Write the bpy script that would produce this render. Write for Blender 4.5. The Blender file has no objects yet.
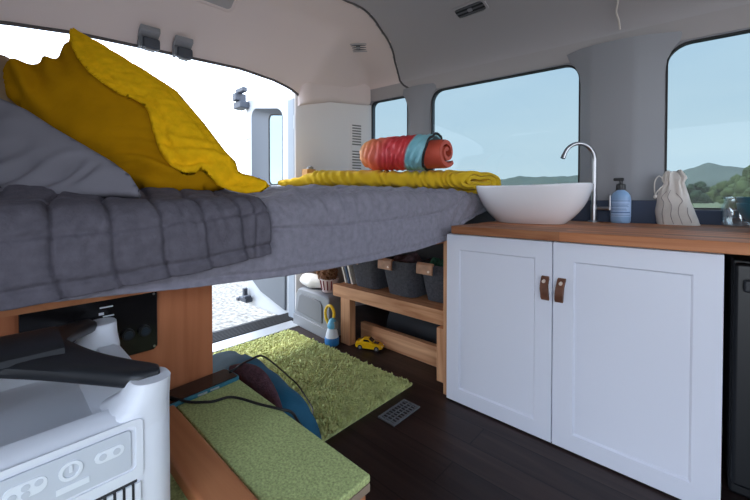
import bpy, bmesh, math, random
from mathutils import Vector, Matrix, noise
random.seed(7)
S = 0.8                      # design units -> metres
COL = bpy.context.scene.collection
PI = math.pi
def clamp(x, a=0., b=1.): return max(a, min(b, x))
def lerp(a, b, t): return a + (b - a) * t
def sst(a, b, x):
    t = clamp((x - a) / (b - a)); return t * t * (3 - 2 * t)
def interp(tab, x):
    if x <= tab[0][0]: return tab[0][1]
    for (x0, y0), (x1, y1) in zip(tab, tab[1:]):
        if x <= x1: return y0 + (y1 - y0) * (x - x0) / (x1 - x0)
    return tab[-1][1]
def nz(x, y, z=0., s=1.): return noise.noise(Vector((x * s, y * s, z * s)))

# ------------------------------------------------------------------ materials
MATS = {}
def mat(name, col, rough=.6, metal=0., bump=None, var=None, spec=None, sheen=0., coat=0., trans=0., sss=0., emit=None):
    """col linear rgb; bump=(scale,strength,dist[,stretch]); var=(scale,amount[,stretch])"""
    m = bpy.data.materials.new(name); m.use_nodes = True
    nt = m.node_tree; b = nt.nodes['Principled BSDF']
    b.inputs['Base Color'].default_value = (*col, 1)
    b.inputs['Roughness'].default_value = rough; b.inputs['Metallic'].default_value = metal
    if spec is not None: b.inputs['Specular IOR Level'].default_value = spec
    if sheen: b.inputs['Sheen Weight'].default_value = sheen
    if coat: b.inputs['Coat Weight'].default_value = coat
    if trans: b.inputs['Transmission Weight'].default_value = trans
    tc = nt.nodes.new('ShaderNodeTexCoord')
    def tex(scale, stretch, detail=4.):
        mp = nt.nodes.new('ShaderNodeMapping'); mp.inputs['Scale'].default_value = stretch
        nt.links.new(tc.outputs['Object'], mp.inputs['Vector'])
        n = nt.nodes.new('ShaderNodeTexNoise'); n.inputs['Scale'].default_value = scale; n.inputs['Detail'].default_value = detail
        nt.links.new(mp.outputs['Vector'], n.inputs['Vector']); return n
    if var:
        n = tex(var[0], var[2] if len(var) > 2 else (1, 1, 1))
        r = nt.nodes.new('ShaderNodeValToRGB')
        a = var[1]
        r.color_ramp.elements[0].position = .3; r.color_ramp.elements[1].position = .7
        r.color_ramp.elements[0].color = (*[c * (1 - a) for c in col], 1)
        r.color_ramp.elements[1].color = (*[min(1, c * (1 + a)) for c in col], 1)
        nt.links.new(n.outputs['Fac'], r.inputs['Fac']); nt.links.new(r.outputs['Color'], b.inputs['Base Color'])
    if bump:
        n = tex(bump[0], bump[3] if len(bump) > 3 else (1, 1, 1))
        bp = nt.nodes.new('ShaderNodeBump'); bp.inputs['Strength'].default_value = bump[1]; bp.inputs['Distance'].default_value = bump[2]
        nt.links.new(n.outputs['Fac'], bp.inputs['Height']); nt.links.new(bp.outputs['Normal'], b.inputs['Normal'])
    MATS[name] = m
    return m
def wood(name, c0, c1, axis, scale=1., rough=.5, stave=None):
    """grain runs along axis (0,1,2); stave=(width along across axis, across axis index)"""
    m = bpy.data.materials.new(name); m.use_nodes = True
    nt = m.node_tree; b = nt.nodes['Principled BSDF']; b.inputs['Roughness'].default_value = rough
    b.inputs['Specular IOR Level'].default_value = .3
    tc = nt.nodes.new('ShaderNodeTexCoord'); mp = nt.nodes.new('ShaderNodeMapping')
    sc = [14. * scale] * 3; sc[axis] = 1.1 * scale; mp.inputs['Scale'].default_value = sc
    nt.links.new(tc.outputs['Object'], mp.inputs['Vector'])
    vec = mp.outputs['Vector']
    n = nt.nodes.new('ShaderNodeTexNoise'); n.inputs['Scale'].default_value = 1.6; n.inputs['Detail'].default_value = 7; n.inputs['Distortion'].default_value = 1.2
    r = nt.nodes.new('ShaderNodeValToRGB'); r.color_ramp.elements[0].position = .3; r.color_ramp.elements[1].position = .72
    r.color_ramp.elements[0].color = (*c0, 1); r.color_ramp.elements[1].color = (*c1, 1)
    nt.links.new(n.outputs['Fac'], r.inputs['Fac'])
    out = r.outputs['Color']
    if stave:
        br = nt.nodes.new('ShaderNodeTexBrick'); mp2 = nt.nodes.new('ShaderNodeMapping')
        nt.links.new(tc.outputs['Object'], mp2.inputs['Vector'])
        br.inputs['Scale'].default_value = 1.; br.inputs['Brick Width'].default_value = stave[0]; br.inputs['Row Height'].default_value = stave[1]
        br.inputs['Mortar Size'].default_value = stave[2]; br.inputs['Color1'].default_value = (.62, .62, .62, 1); br.inputs['Color2'].default_value = (1.25, 1.2, 1.15, 1)
        br.inputs['Mortar'].default_value = (stave[3],) * 3 + (1,); br.inputs['Bias'].default_value = 0.
        nt.links.new(mp2.outputs['Vector'], br.inputs['Vector'])
        mx = nt.nodes.new('ShaderNodeMix'); mx.data_type = 'RGBA'; mx.blend_type = 'MULTIPLY'; mx.inputs[0].default_value = 1.
        nt.links.new(out, mx.inputs[6]); nt.links.new(br.outputs['Color'], mx.inputs[7]); out = mx.outputs[2]
        # offset grain per stave
        ad = nt.nodes.new('ShaderNodeVectorMath'); ad.operation = 'MULTIPLY_ADD'
        ad.inputs[1].default_value = (9, 9, 9); nt.links.new(br.outputs['Color'], ad.inputs[0]); nt.links.new(vec, ad.inputs[2]); vec = ad.outputs[0]
    nt.links.new(vec, n.inputs['Vector'])
    nt.links.new(out, b.inputs['Base Color'])
    bp = nt.nodes.new('ShaderNodeBump'); bp.inputs['Strength'].default_value = .15; bp.inputs['Distance'].default_value = .002
    nt.links.new(n.outputs['Fac'], bp.inputs['Height']); nt.links.new(bp.outputs['Normal'], b.inputs['Normal'])
    MATS[name] = m; return m
def glass_mat(name, tint, gl=.06):
    m = bpy.data.materials.new(name); m.use_nodes = True; nt = m.node_tree
    for n in list(nt.nodes): nt.nodes.remove(n)
    o = nt.nodes.new('ShaderNodeOutputMaterial'); t = nt.nodes.new('ShaderNodeBsdfTransparent'); g = nt.nodes.new('ShaderNodeBsdfGlossy')
    t.inputs['Color'].default_value = (*tint, 1); g.inputs['Roughness'].default_value = .03; g.inputs['Color'].default_value = (.9, .95, 1, 1)
    mx = nt.nodes.new('ShaderNodeMixShader'); mx.inputs[0].default_value = gl
    nt.links.new(t.outputs[0], mx.inputs[1]); nt.links.new(g.outputs[0], mx.inputs[2]); nt.links.new(mx.outputs[0], o.inputs[0])
    MATS[name] = m; return m
def gradient_mat(name, stops, axis_expr, rough=.5, bump=None, sheen=0.):
    """colour ramp along a direction in object space; axis_expr=(vector, offset, length)"""
    m = mat(name, (1, 1, 1), rough, bump=bump, sheen=sheen); nt = m.node_tree; b = nt.nodes['Principled BSDF']
    tc = nt.nodes.new('ShaderNodeTexCoord'); d = nt.nodes.new('ShaderNodeVectorMath'); d.operation = 'DOT_PRODUCT'
    d.inputs[1].default_value = axis_expr[0]; nt.links.new(tc.outputs['Object'], d.inputs[0])
    mr = nt.nodes.new('ShaderNodeMapRange'); mr.inputs['From Min'].default_value = axis_expr[1]; mr.inputs['From Max'].default_value = axis_expr[1] + axis_expr[2]
    nt.links.new(d.outputs['Value'], mr.inputs['Value'])
    r = nt.nodes.new('ShaderNodeValToRGB')
    while len(r.color_ramp.elements) < len(stops): r.color_ramp.elements.new(.5)
    for e, (p, c) in zip(r.color_ramp.elements, stops): e.position = p; e.color = (*c, 1)
    nt.links.new(mr.outputs[0], r.inputs['Fac']); nt.links.new(r.outputs['Color'], b.inputs['Base Color'])
    return m

mat('header_liner', (.40, .375, .37), .9, bump=(220, .25, .002), spec=.2)
mat('rear_liner_lit', (.74, .635, .60), .9, bump=(220, .25, .002), spec=.2)  # lit copy of the headliner: warm light from the rear put into the colour
mat('headliner', (.42, .40, .405), .9, bump=(220, .25, .002), spec=.2)
mat('trim_lit', (.80, .77, .76), .75, bump=(300, .15, .001), spec=.3)  # lit copy of the grey trim: light on the D-pillar put into the colour
mat('trim_grey', (.275, .278, .295), .75, bump=(300, .15, .001), spec=.3)
mat('trim_navy', (.06, .075, .115), .8, spec=.2)
mat('trim_dark', (.03, .03, .032), .7)
mat('slat_grey', (.22, .21, .205), .7)
mat('seam_dark', (.10, .09, .09), .9)
mat('body_white', (.58, .60, .62), .35, coat=.3)
mat('body_panel', (.15, .165, .185), .5)
mat('body_blue', (.32, .36, .41), .5)
mat('latch_dark', (.06, .068, .088), .5)
mat('rubber', (.012, .012, .013), .6)
mat('plastic_grey', (.20, .21, .225), .55, bump=(400, .2, .001))
mat('plastic_grey_dark', (.12, .125, .135), .6)
mat('silver', (.62, .63, .65), .35, .6)
mat('white_paint', (.76, .78, .87), .38, spec=.4)
mat('leather_brown', (.135, .05, .026), .55, var=(40, .35), bump=(120, .3, .001))
mat('leather_tan', (.42, .24, .15), .6, var=(30, .2))
mat('rivet', (.85, .72, .62), .35, .2)
mat('ceramic', (.82, .82, .85), .12, coat=.5)
mat('steel', (.46, .46, .48), .30, 1.)
mat('soap_blue', (.26, .42, .66), .3)
mat('soap_label', (.40, .55, .78), .5)
mat('soap_ink', (.08, .16, .36), .5)
mat('black_plastic', (.010, .010, .012), .35)
mat('handle_black', (.011, .012, .015), .42)
mat('linen', (.62, .57, .52), .9, bump=(260, .3, .001), var=(20, .08))
mat('linen_ink', (.26, .22, .21), .9)
mat('teal_ceramic', (.018, .12, .17), .35, coat=.3)
mat('quilt_shaded', (.118, .108, .130), .92, bump=(180, .55, .003), var=(55, .13), spec=.1)  # quilt cloth darkened: shade at the bed's left end put into the colour
mat('quilt_grey', (.235, .220, .262), .92, bump=(180, .55, .003), var=(55, .13), spec=.15, sheen=.15)
mat('pillow_grey', (.205, .195, .225), .9, bump=(320, .25, .001), spec=.15)
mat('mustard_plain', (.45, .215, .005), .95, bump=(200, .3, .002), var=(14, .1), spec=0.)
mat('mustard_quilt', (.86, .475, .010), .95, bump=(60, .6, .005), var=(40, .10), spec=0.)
mat('mustard_fold', (.72, .46, .020), .85, bump=(120, .4, .003), spec=.15, sheen=.1)
mat('tan_fabric', (.28, .19, .11), .9)
mat('mattress', (.045, .045, .05), .9)
mat('felt_dark', (.055, .058, .070), .95, bump=(160, .8, .003), var=(90, .3))
mat('rug_green', (.56, .60, .26), 1., var=(30, .22), spec=.05)
mat('carpet_green', (.46, .52, .22), 1., bump=(300, .9, .003), var=(260, .3), spec=.05)
mat('carpet_weave', (.30, .22, .15), .95)
mat('power_grey', (.78, .80, .86), .45, bump=(500, .08, .0006))
mat('power_panel', (.60, .63, .69), .5)
mat('power_icon', (.80, .83, .88), .5)
mat('power_slot', (.03, .03, .035), .7)
mat('socket_blue', (.02, .03, .045), .3)
mat('screen_black', (.008, .007, .008), .18)
mat('teal_case', (.03, .16, .22), .45)
mat('cable_black', (.008, .008, .009), .5)
mat('blue_fabric', (.012, .13, .23), .8, bump=(140, .4, .002), var=(8, .2))
mat('plum_fabric', (.085, .035, .045), .9, bump=(220, .8, .003), var=(90, .3))
mat('yellow_plastic', (.80, .50, .01), .35)
mat('blue_plastic', (.02, .19, .50), .35)
mat('pale_blue_plastic', (.12, .42, .62), .35)
mat('white_plastic', (.72, .76, .82), .4)
mat('grey_plastic', (.30, .30, .28), .5)
mat('car_yellow', (.85, .50, .008), .25, coat=.5)
mat('tyre', (.012, .012, .012), .7)
mat('white_cloth', (.72, .70, .66), .9, bump=(60, .4, .004))
mat('curly_brown', (.22, .10, .045), .8)
mat('pot_pink', (.62, .50, .50), .6)
mat('red_cloth', (.20, .012, .018), .9)
mat('dark_red', (.09, .01, .015), .9)
mat('green_cloth', (.02, .11, .07), .9, var=(60, .6))
mat('plum_cloth', (.08, .05, .06), .9, var=(50, .5))
mat('paper', (.62, .58, .52), .8)
mat('book_blue', (.03, .06, .12), .7)
mat('fridge_black', (.006, .007, .009), .4)
mat('bag_black', (.02, .022, .028), .55)
mat('gravel', (.265, .238, .20), .95, bump=(14, 1., .03), var=(24, .55))
mat('field', (.40, .38, .19), 1., var=(.05, .3))
mat('hill', (.27, .275, .22), 1., var=(.02, .25))  # distance haze put into the colour by lightening it
mat('leaf_dark', (.07, .105, .05), .9, var=(1.5, .4))
mat('leaf_olive', (.17, .20, .07), .9, var=(1.2, .4))
mat('trunk', (.08, .06, .045), .9)
mat('house_white', (.6, .5, .46), .9)
mat('house_roof', (.25, .2, .18), .9)
mat('cloth_dark', (.06, .06, .075), .9)
mat('block_wood', (.45, .24, .08), .7)
wood('floor_wood', (.016, .0085, .0085), (.042, .024, .021), 0, 1., .40, (1.1, .105, .0022, .22))
wood('counter_wood', (.34, .115, .045), (.55, .24, .112), 0, 1.4, .55, (.5, .04, .0006, .55))
wood('pine', (.36, .15, .065), (.70, .40, .22), 0, 1.1, .6)
wood('pine_up', (.36, .15, .065), (.70, .40, .22), 2, 1.1, .6)
wood('ply_red', (.40, .130, .050), (.58, .215, .095), 2, .8, .5)
wood('ply_along', (.42, .150, .060), (.60, .25, .11), 0, .8, .5)
# tinted window panes
glass_mat('privacy_glass', (.370, .42, .43), .012)
glass_mat('clear_glass', (.46, .55, .585), .05)
glass_mat('jar_glass', (.90, .93, .93), .16)
# puffy roll colours (direction along the roll)
RA = Vector((-1.765, 1.800, 1.312)); RB = Vector((-1.168, 1.930, 1.302))
rdir = (RB - RA).normalized()
gradient_mat('puffy_shell', [(0, (.85, .42, .17)), (.20, (.82, .20, .10)), (.42, (.66, .050, .060)), (.72, (.66, .040, .045)), (.745, (.20, .52, .60)), (1., (.30, .62, .70))],
             (tuple(rdir - Vector((0, 0, .38))), -.034 * S, (RB - RA).length * .86 * S), .5, bump=(90, .25, .002))
mat('puffy_red', (.60, .085, .045), .55, bump=(90, .3, .002))
mat('puffy_black', (.01, .01, .012), .6)

# ------------------------------------------------------------------ object helpers
ORG = {}
class MB:
    def __init__(s): s.V = []; s.F = []; s.M = []; s.cur = 0
    def add(s, vs, fs):
        o = len(s.V); s.V += [tuple(v) for v in vs]
        for f in fs: s.F.append(tuple(i + o for i in f)); s.M.append(s.cur)
        return s
    def box(s, x0, x1, y0, y1, z0, z1, xf=None):
        vs = [(x, y, z) for z in (z0, z1) for y in (y0, y1) for x in (x0, x1)]
        if xf: vs = [xf(Vector(v)) for v in vs]
        return s.add(vs, [(0, 2, 3, 1), (4, 5, 7, 6), (0, 1, 5, 4), (2, 6, 7, 3), (0, 4, 6, 2), (1, 3, 7, 5)])
    def loft(s, rings, cap0=True, cap1=True, closed=True):
        n = len(rings[0]); vs = [p for r in rings for p in r]; fs = []
        for i in range(len(rings) - 1):
            for j in range(n if closed else n - 1):
                k = (j + 1) % n
                fs.append((i * n + j, i * n + k, (i + 1) * n + k, (i + 1) * n + j))
        if cap0: fs.append(tuple(range(n - 1, -1, -1)))
        if cap1: fs.append(tuple((len(rings) - 1) * n + j for j in range(n)))
        return s.add(vs, fs)
    def tube(s, path, r, n=10, caps=True):
        P = [Vector(p) for p in path]; rings = []; up = None
        for i, p in enumerate(P):
            t = (P[min(i + 1, len(P) - 1)] - P[max(i - 1, 0)]).normalized()
            if up is None: up = Vector((0, 0, 1)) if abs(t.z) < .9 else Vector((1, 0, 0))
            a = t.cross(up)
            if a.length < 1e-4: a = t.cross(Vector((.3, 1, .2)))
            a.normalize(); b = a.cross(t).normalized(); up = b
            rr = r[i] if isinstance(r, (list, tuple)) else r
            rings.append([p + (a * math.cos(2 * PI * k / n) + b * math.sin(2 * PI * k / n)) * rr for k in range(n)])
        return s.loft(rings, caps, caps)
    def lathe(s, c, prof, n=28, sx=1., sy=1., cap0=True, cap1=True):
        return s.loft([[(c[0] + r * sx * math.cos(2 * PI * k / n), c[1] + r * sy * math.sin(2 * PI * k / n), c[2] + z) for k in range(n)] for r, z in prof], cap0, cap1)
    def grid(s, fn, nu, nv):
        vs = [fn(i / nu, j / nv) for i in range(nu + 1) for j in range(nv + 1)]
        return s.add(vs, [(i * (nv + 1) + j, (i + 1) * (nv + 1) + j, (i + 1) * (nv + 1) + j + 1, i * (nv + 1) + j + 1) for i in range(nu) for j in range(nv)])
    def prism(s, poly, d):
        d = Vector(d); return s.loft([[Vector(p) for p in poly], [Vector(p) + d for p in poly]])
    def ringplate(s, outer, inner, d):
        """plate with a hole: two loops of equal length, thickness vector d"""
        n = len(outer); d = Vector(d); O = [Vector(p) for p in outer]; I = [Vector(p) for p in inner]
        vs = O + I + [p + d for p in O] + [p + d for p in I]; fs = []
        for j in range(n):
            k = (j + 1) % n
            fs += [(j, k, n + k, n + j), (2 * n + j, 3 * n + j, 3 * n + k, 2 * n + k), (j, 2 * n + j, 2 * n + k, k), (n + j, n + k, 3 * n + k, 3 * n + j)]
        return s.add(vs, fs)
    def ball(s, c, r, nu=12, nv=8, sc=(1, 1, 1), f=None):
        prof = []
        rings = []
        for i in range(1, nv):
            a = PI * i / nv
            rings.append([Vector((c[0] + r * sc[0] * math.sin(a) * math.cos(2 * PI * k / nu), c[1] + r * sc[1] * math.sin(a) * math.sin(2 * PI * k / nu), c[2] - r * sc[2] * math.cos(a))) for k in range(nu)])
        if f: rings = [[f(p) for p in q] for q in rings]
        return s.loft(rings)
def rrect(w, h, r, n=5):
    """rounded rectangle outline centred on 0"""
    out = []
    for cx, cy, a0 in ((w / 2 - r, h / 2 - r, 0), (-w / 2 + r, h / 2 - r, 90), (-w / 2 + r, -h / 2 + r, 180), (w / 2 - r, -h / 2 + r, 270)):
        for k in range(n + 1):
            a = math.radians(a0 + 90 * k / n); out.append((cx + r * math.cos(a), cy + r * math.sin(a)))
    return out
def build(name, mb, mats, parent=None, smooth=None, bevel=0, bseg=2, subsurf=0, solid=0, weld=False):
    org = ORG.get(parent.name, Vector((0, 0, 0))) if parent else mb.org if hasattr(mb, 'org') else Vector((0, 0, 0))
    me = bpy.data.meshes.new(name)
    me.from_pydata([tuple((Vector(v) - org) * S) for v in mb.V], [], mb.F)
    if isinstance(mats, str): mats = [mats]
    for m in mats: me.materials.append(MATS[m])
    if len(mats) > 1:
        for p, i in zip(me.polygons, mb.M): p.material_index = i
    bm = bmesh.new(); bm.from_mesh(me)
    if weld: bmesh.ops.remove_doubles(bm, verts=bm.verts, dist=1e-5)
    bmesh.ops.recalc_face_normals(bm, faces=bm.faces)
    bm.to_mesh(me); bm.free()
    if smooth is not None:
        me.polygons.foreach_set('use_smooth', [True] * len(me.polygons))
        if smooth < 180: me.set_sharp_from_angle(angle=math.radians(smooth))
    o = bpy.data.objects.new(name, me); COL.objects.link(o)
    if parent: o.parent = parent
    else: o.location = org * S
    ORG[o.name] = org
    if solid:
        md = o.modifiers.new('solid', 'SOLIDIFY'); md.thickness = solid * S; md.offset = -1
    if bevel:
        md = o.modifiers.new('bevel', 'BEVEL'); md.width = bevel * S; md.segments = bseg; md.limit_method = 'ANGLE'; md.angle_limit = math.radians(40)
        if smooth is None: me.polygons.foreach_set('use_smooth', [True] * len(me.polygons)); md.harden_normals = True
    if subsurf:
        md = o.modifiers.new('sub', 'SUBSURF'); md.levels = md.render_levels = subsurf
    return o
def tag(o, label, cat, group=None):
    o['label'] = label; o['category'] = cat
    if group: o['group'] = group
    return o
def thing(name, label, cat, loc, group=None):
    o = bpy.data.objects.new(name, None); o.empty_display_size = .05; COL.objects.link(o)
    o.location = Vector(loc) * S; ORG[o.name] = Vector(loc)
    return tag(o, label, cat, group)
def struct(name, mb, mats, **k):
    o = build(name, mb, mats, **k)
    if not k.get('parent'): o['kind'] = 'structure'
    return o
def solo(name, mb, mats, label, cat, org, group=None, **k):
    mb.org = Vector(org); return tag(build(name, mb, mats, **k), label, cat, group)
def copy_tree(o, parent=None):
    c = o.copy(); COL.objects.link(c); ORG[c.name] = ORG[o.name]
    if parent: c.parent = parent
    for ch in list(o.children): copy_tree(ch, c)
    return c
def inflate(poly, A, U, V, N, tf, tb, h, k, wr=None):
    """soft cushion: outline poly (u,v) on plane A,U,V, puffed tf along N and tb against it"""
    A, U, V, N = map(Vector, (A, U, V, N)); n = len(poly)
    def seg(p):
        best = 1e9; bp = None
        for i in range(n):
            a = poly[i]; b = poly[(i + 1) % n]
            dx, dy = b[0] - a[0], b[1] - a[1]
            t = clamp(((p[0] - a[0]) * dx + (p[1] - a[1]) * dy) / (dx * dx + dy * dy + 1e-12))
            q = (a[0] + t * dx, a[1] + t * dy); d = math.hypot(p[0] - q[0], p[1] - q[1])
            if d < best: best, bp = d, q
        return best, bp
    def inside(p):
        c = False
        for i in range(n):
            a = poly[i]; b = poly[(i + 1) % n]
            if (a[1] > p[1]) != (b[1] > p[1]) and p[0] < (b[0] - a[0]) * (p[1] - a[1]) / (b[1] - a[1]) + a[0]: c = not c
        return c
    u0 = min(p[0] for p in poly) - h; v0 = min(p[1] for p in poly) - h
    nu = int((max(p[0] for p in poly) + h - u0) / h) + 2; nv = int((max(p[1] for p in poly) + h - v0) / h) + 2
    idx = {}; pts = []
    for i in range(nu):
        for j in range(nv):
            p = (u0 + i * h, v0 + j * h); ins = inside(p); d, q = seg(p)
            if ins and d > .45 * h: idx[i, j] = len(pts); pts.append((p, d))
            elif d <= (.45 if ins else .75) * h: idx[i, j] = len(pts); pts.append((q, 0.))
    m = MB(); front = []; back = []
    for (p, d) in pts:
        base = A + U * p[0] + V * p[1]; t = math.sqrt(1 - (1 - min(1, d / k)) ** 2) if d > 0 else 0
        w = wr(p, d) if wr else 0
        front.append(base + N * (t * tf + (w if d > 0 else 0))); back.append(base - N * (t * tb) if d > 0 else None)
    vs = list(front); bi = {}
    for i, b in enumerate(back):
        if b is None: bi[i] = i
        else: bi[i] = len(vs); vs.append(b)
    fs = []
    for i in range(nu - 1):
        for j in range(nv - 1):
            q = [idx.get(c) for c in ((i, j), (i + 1, j), (i + 1, j + 1), (i, j + 1))]
            q = [x for x in q if x is not None]
            if len(q) < 3: continue
            fs.append(tuple(q))
            r = [bi[x] for x in q]
            if set(r) != set(q): fs.append(tuple(reversed(r)))
    m.add(vs, fs); return m

# ================================================================== THE VAN SHELL (structure)
WY = 2.48          # driver-side wall plane
NY = -.62          # sliding-door side wall plane
RX = -2.45         # rear opening plane
FX = 1.75           # front of the modelled cabin
def wtop(x): return 1.822 - .045 * x
mb = MB(); mb.box(RX, FX, NY - .05, WY + .05, -.06, 0); struct('floor', mb, 'floor_wood')
LIP = [(-.35, 1.74), (-.12, 1.80), (.035, 1.845), (.313, 1.888), (.54, 1.904), (.776, 1.918), (1.228, 1.947), (1.5, 1.93), (1.65, 1.90), (1.737, 1.86), (1.80, 1.83), (2.1, 1.88), (2.5, 1.92)]
# ceiling: one headliner surface, coved to the walls and down to the rear header
def crease(x): return wtop(x) + .105
def zc(x, y):
    yc = .93; t = abs(y - yc) / (2.445 - yc)
    top = 2.30; edge = crease(x)
    z = edge + (top - edge) * (1 - t ** 2.6) ** .62 if t < 1 else edge
    return z
def ceil(u, v):
    x = RX + (FX - RX) * (u ** 1.6); y = lerp(2 * .93 - 2.445, 2.445, .5 - .5 * math.cos(PI * v))
    z = zc(x, y)
    d = x - RX
    zr = interp(LIP, y) + .40 * (1 - math.exp(-d / .30)) + .22 * d
    k = .05; h = clamp(.5 + .5 * (zr - z) / k)
    zz = lerp(zr, z, h) - k * h * (1 - h)
    return (x, y, zz)
SEAMY = [(1.10, -1.76), (1.35, -1.73), (1.555, -1.70), (1.708, -1.67), (1.82, -1.69), (1.916, -1.722), (2.052, -1.763), (2.18, -1.82), (2.279, -1.881), (2.41, -1.95)]
mb = MB(); mb.grid(ceil, 120, 80)
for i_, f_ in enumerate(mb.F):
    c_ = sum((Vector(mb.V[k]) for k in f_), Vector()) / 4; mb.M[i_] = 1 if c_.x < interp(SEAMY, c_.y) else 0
struct('ceiling', mb, ['headliner', 'rear_liner_lit'], smooth=180, solid=-.03)
def surf(x, y):
    u = ((x - RX) / (FX - RX)) ** (1 / 1.6); v = math.acos(1 - 2 * (y - (2 * .93 - 2.445)) / (2 * (2.445 - .93))) / PI
    return Vector(ceil(u, v))
def surf_n(x, y):
    e = .01; a = surf(x + e, y) - surf(x - e, y); b = surf(x, y + e) - surf(x, y - e)
    n = a.cross(b).normalized(); return n if n.z < 0 else -n
# headliner panel seam (thin dark gap bead following the surface) and the stitched seam over the pillar
SEAM = [(-1.76, 1.10), (-1.73, 1.35), (-1.70, 1.555), (-1.679, 1.624), (-1.67, 1.708), (-1.69, 1.82), (-1.722, 1.916), (-1.763, 2.052), (-1.82, 2.18), (-1.881, 2.279), (-1.94, 2.40)]
def smooth_path(pts, n=6):
    P = [Vector(p).to_3d() for p in pts]; out = []
    for i in range(len(P) - 1):
        p0, p1, p2, p3 = P[max(i - 1, 0)], P[i], P[i + 1], P[min(i + 2, len(P) - 1)]
        for k in range(n):
            t = k / n
            out.append(.5 * ((2 * p1) + (p2 - p0) * t + (2 * p0 - 5 * p1 + 4 * p2 - p3) * t * t + (3 * p1 - p0 - 3 * p2 + p3) * t ** 3))
    out.append(P[-1]); return out
mb = MB(); mb.tube([surf(p.x, p.y) for p in smooth_path(SEAM)] + smooth_path([(-1.95, 2.43, 2.035), (-1.915, 2.446, 1.99), (-1.86, 2.462, 1.955), (-1.815, 2.472, 1.938)]), .008, 8); struct('trim_1', mb, 'seam_dark', smooth=60)
# thin rim trim along the rear header lip
mb = MB(); mb.tube([(RX - .005, lerp(-.5, 1.78, k / 40), interp(LIP, lerp(-.5, 1.78, k / 40)) - .004) for k in range(41)], .010, 8); struct('trim_2', mb, 'seam_dark', smooth=60)

# driver-side wall with three window openings, built as frame plates
WIN = [(-2.335, -1.905), (-1.655, -.565), (-.148, 1.05)]
ZB = .952
def win_loop(x0, x1, r=.06, y=WY, grow=0., n=6):
    """rounded opening, sloping top"""
    out = []
    x0 -= grow; x1 += grow
    for cx, cz, sgx, sgz, a0 in ((x1, 1, -1, -1, 0), (x0, 1, 1, -1, 90), (x0, 0, 1, 1, 180), (x1, 0, -1, 1, 270)):
        for k in range(n + 1):
            a = math.radians(a0 + 90 * k / n)
            px = cx + sgx * r + r * math.cos(a)
            zz = (wtop(px) + grow if cz else ZB - grow) + sgz * r + r * math.sin(a)
            out.append((px, y, zz))
    return out
def rect_loop(x0, x1, y, n=6):
    """outer rectangle with matching vertex count/order"""
    out = []
    for (cx, top) in ((x1, 1), (x0, 1), (x0, 0), (x1, 0)):
        for k in range(n + 1): out.append((cx, y, (wtop(cx) + .12) if top else .80))
    # spread the run-up points a little so no quad collapses
    return out
mb = MB()
CUT = [(-2.50, -1.78), (-1.78, -.36), (-.36, FX)]
WR = [.055, .095, .10]
for (a, b), (c, d), r_ in zip(WIN, CUT, WR): mb.ringplate(rect_loop(c, d, WY), win_loop(a, b, r_), (0, .05, 0))
mb.cur = 1; mb.box(-2.5, FX, WY, WY + .05, 0, .80)
struct('wall_right', mb, ['trim_grey', 'trim_dark'], smooth=35)
# sloping window header strip between headliner crease and window tops, plus dark lower band
mb = MB()
xs = [lerp(-2.45, FX, k / 30) for k in range(31)]
mb.loft([[(x, 2.437, crease(x) + .004), (x, 2.475, wtop(x) + .012), (x, 2.482, wtop(x) + .012), (x, 2.482, crease(x) + .02)] for x in xs])
struct('trim_3', mb, 'header_liner', smooth=60)
mb = MB(); mb.box(-2.3, FX, WY - .012, WY, .86, .945); mb.box(-.585, -.14, WY - .105, WY, .86, .995)
struct('trim_4', mb, 'trim_navy', bevel=.006)
# window panes and gaskets
for i, (a, b) in enumerate(WIN):
    g = MB(); g.ringplate(win_loop(a, b, WR[i], WY - .002, .003), win_loop(a, b, WR[i] - .003, WY - .002, -.005), (0, .016, 0))
    w = struct('window_%d' % (i + 1), g, 'rubber', smooth=40)
    p = MB(); lo = win_loop(a, b, WR[i] - .003, WY + .008, -.003); p.prism(lo, (0, .006, 0))
    build('pane', p, 'privacy_glass', w)
# B/C pillar trims standing proud of the wall
def pillar(name, x0, x1, proud, bev0, bev1, mats='trim_grey', ztop=None, z0=.955):
    m = MB(); rings = []
    K = 14
    for k in range(K + 1):
        t = k / K; z = lerp(z0, (ztop or wtop((x0 + x1) / 2) + .055), t)
        fl = .10 * max(0, (t - .78) / .22) ** 2.4
        pr = proud
        sec = [(x0 - fl, WY + .01), (x0 - fl, WY - .006), (x0 + bev0 - .016 - fl * .4, WY - pr + .018), (x0 + bev0 - .004, WY - pr + .005), (x0 + bev0 + .012, WY - pr), (lerp(x0, x1, .5), WY - pr - .003), (x1 - bev1 - .014, WY - pr), (x1 - bev1 + .004, WY - pr + .004), (x1 - bev1 + .020 + fl * .3, WY - pr + .014), (x1 + fl, WY - .006), (x1 + fl, WY + .01)]
        rings.append([(x, min(y, WY + .01), z + .045 * ((x0 + x1) / 2 - x)) for x, y in sec])
    m.loft(rings)
    return struct(name, m, mats, smooth=28)
pillar('trim_5', -.560, -.155, .095, .075, .125, z0=.985)
pillar('trim_6', -1.890, -1.670, .05, .05, .05)
# rear D-pillar: broad face beside the rear opening, angled louvre face up to the quarter window
mb = MB()
rings = []
for k in range(15):
    t = k / 14; z = lerp(.0, 1.90, t); s = 0.
    rings.append([(-2.55, 1.70, z), (-2.47 + .0 * s, 1.705 + .0 * s, z), (-2.445, 1.76, z), (-2.432, 1.95, z), (-2.42, 2.16, z), (-2.405, 2.24, z), (-2.345, 2.42, z), (-2.335, 2.47, z), (-2.345, 2.50, z), (-2.55, 2.50, z)])
mb.loft(rings); struct('trim_7', mb, 'trim_lit', smooth=30)
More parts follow.
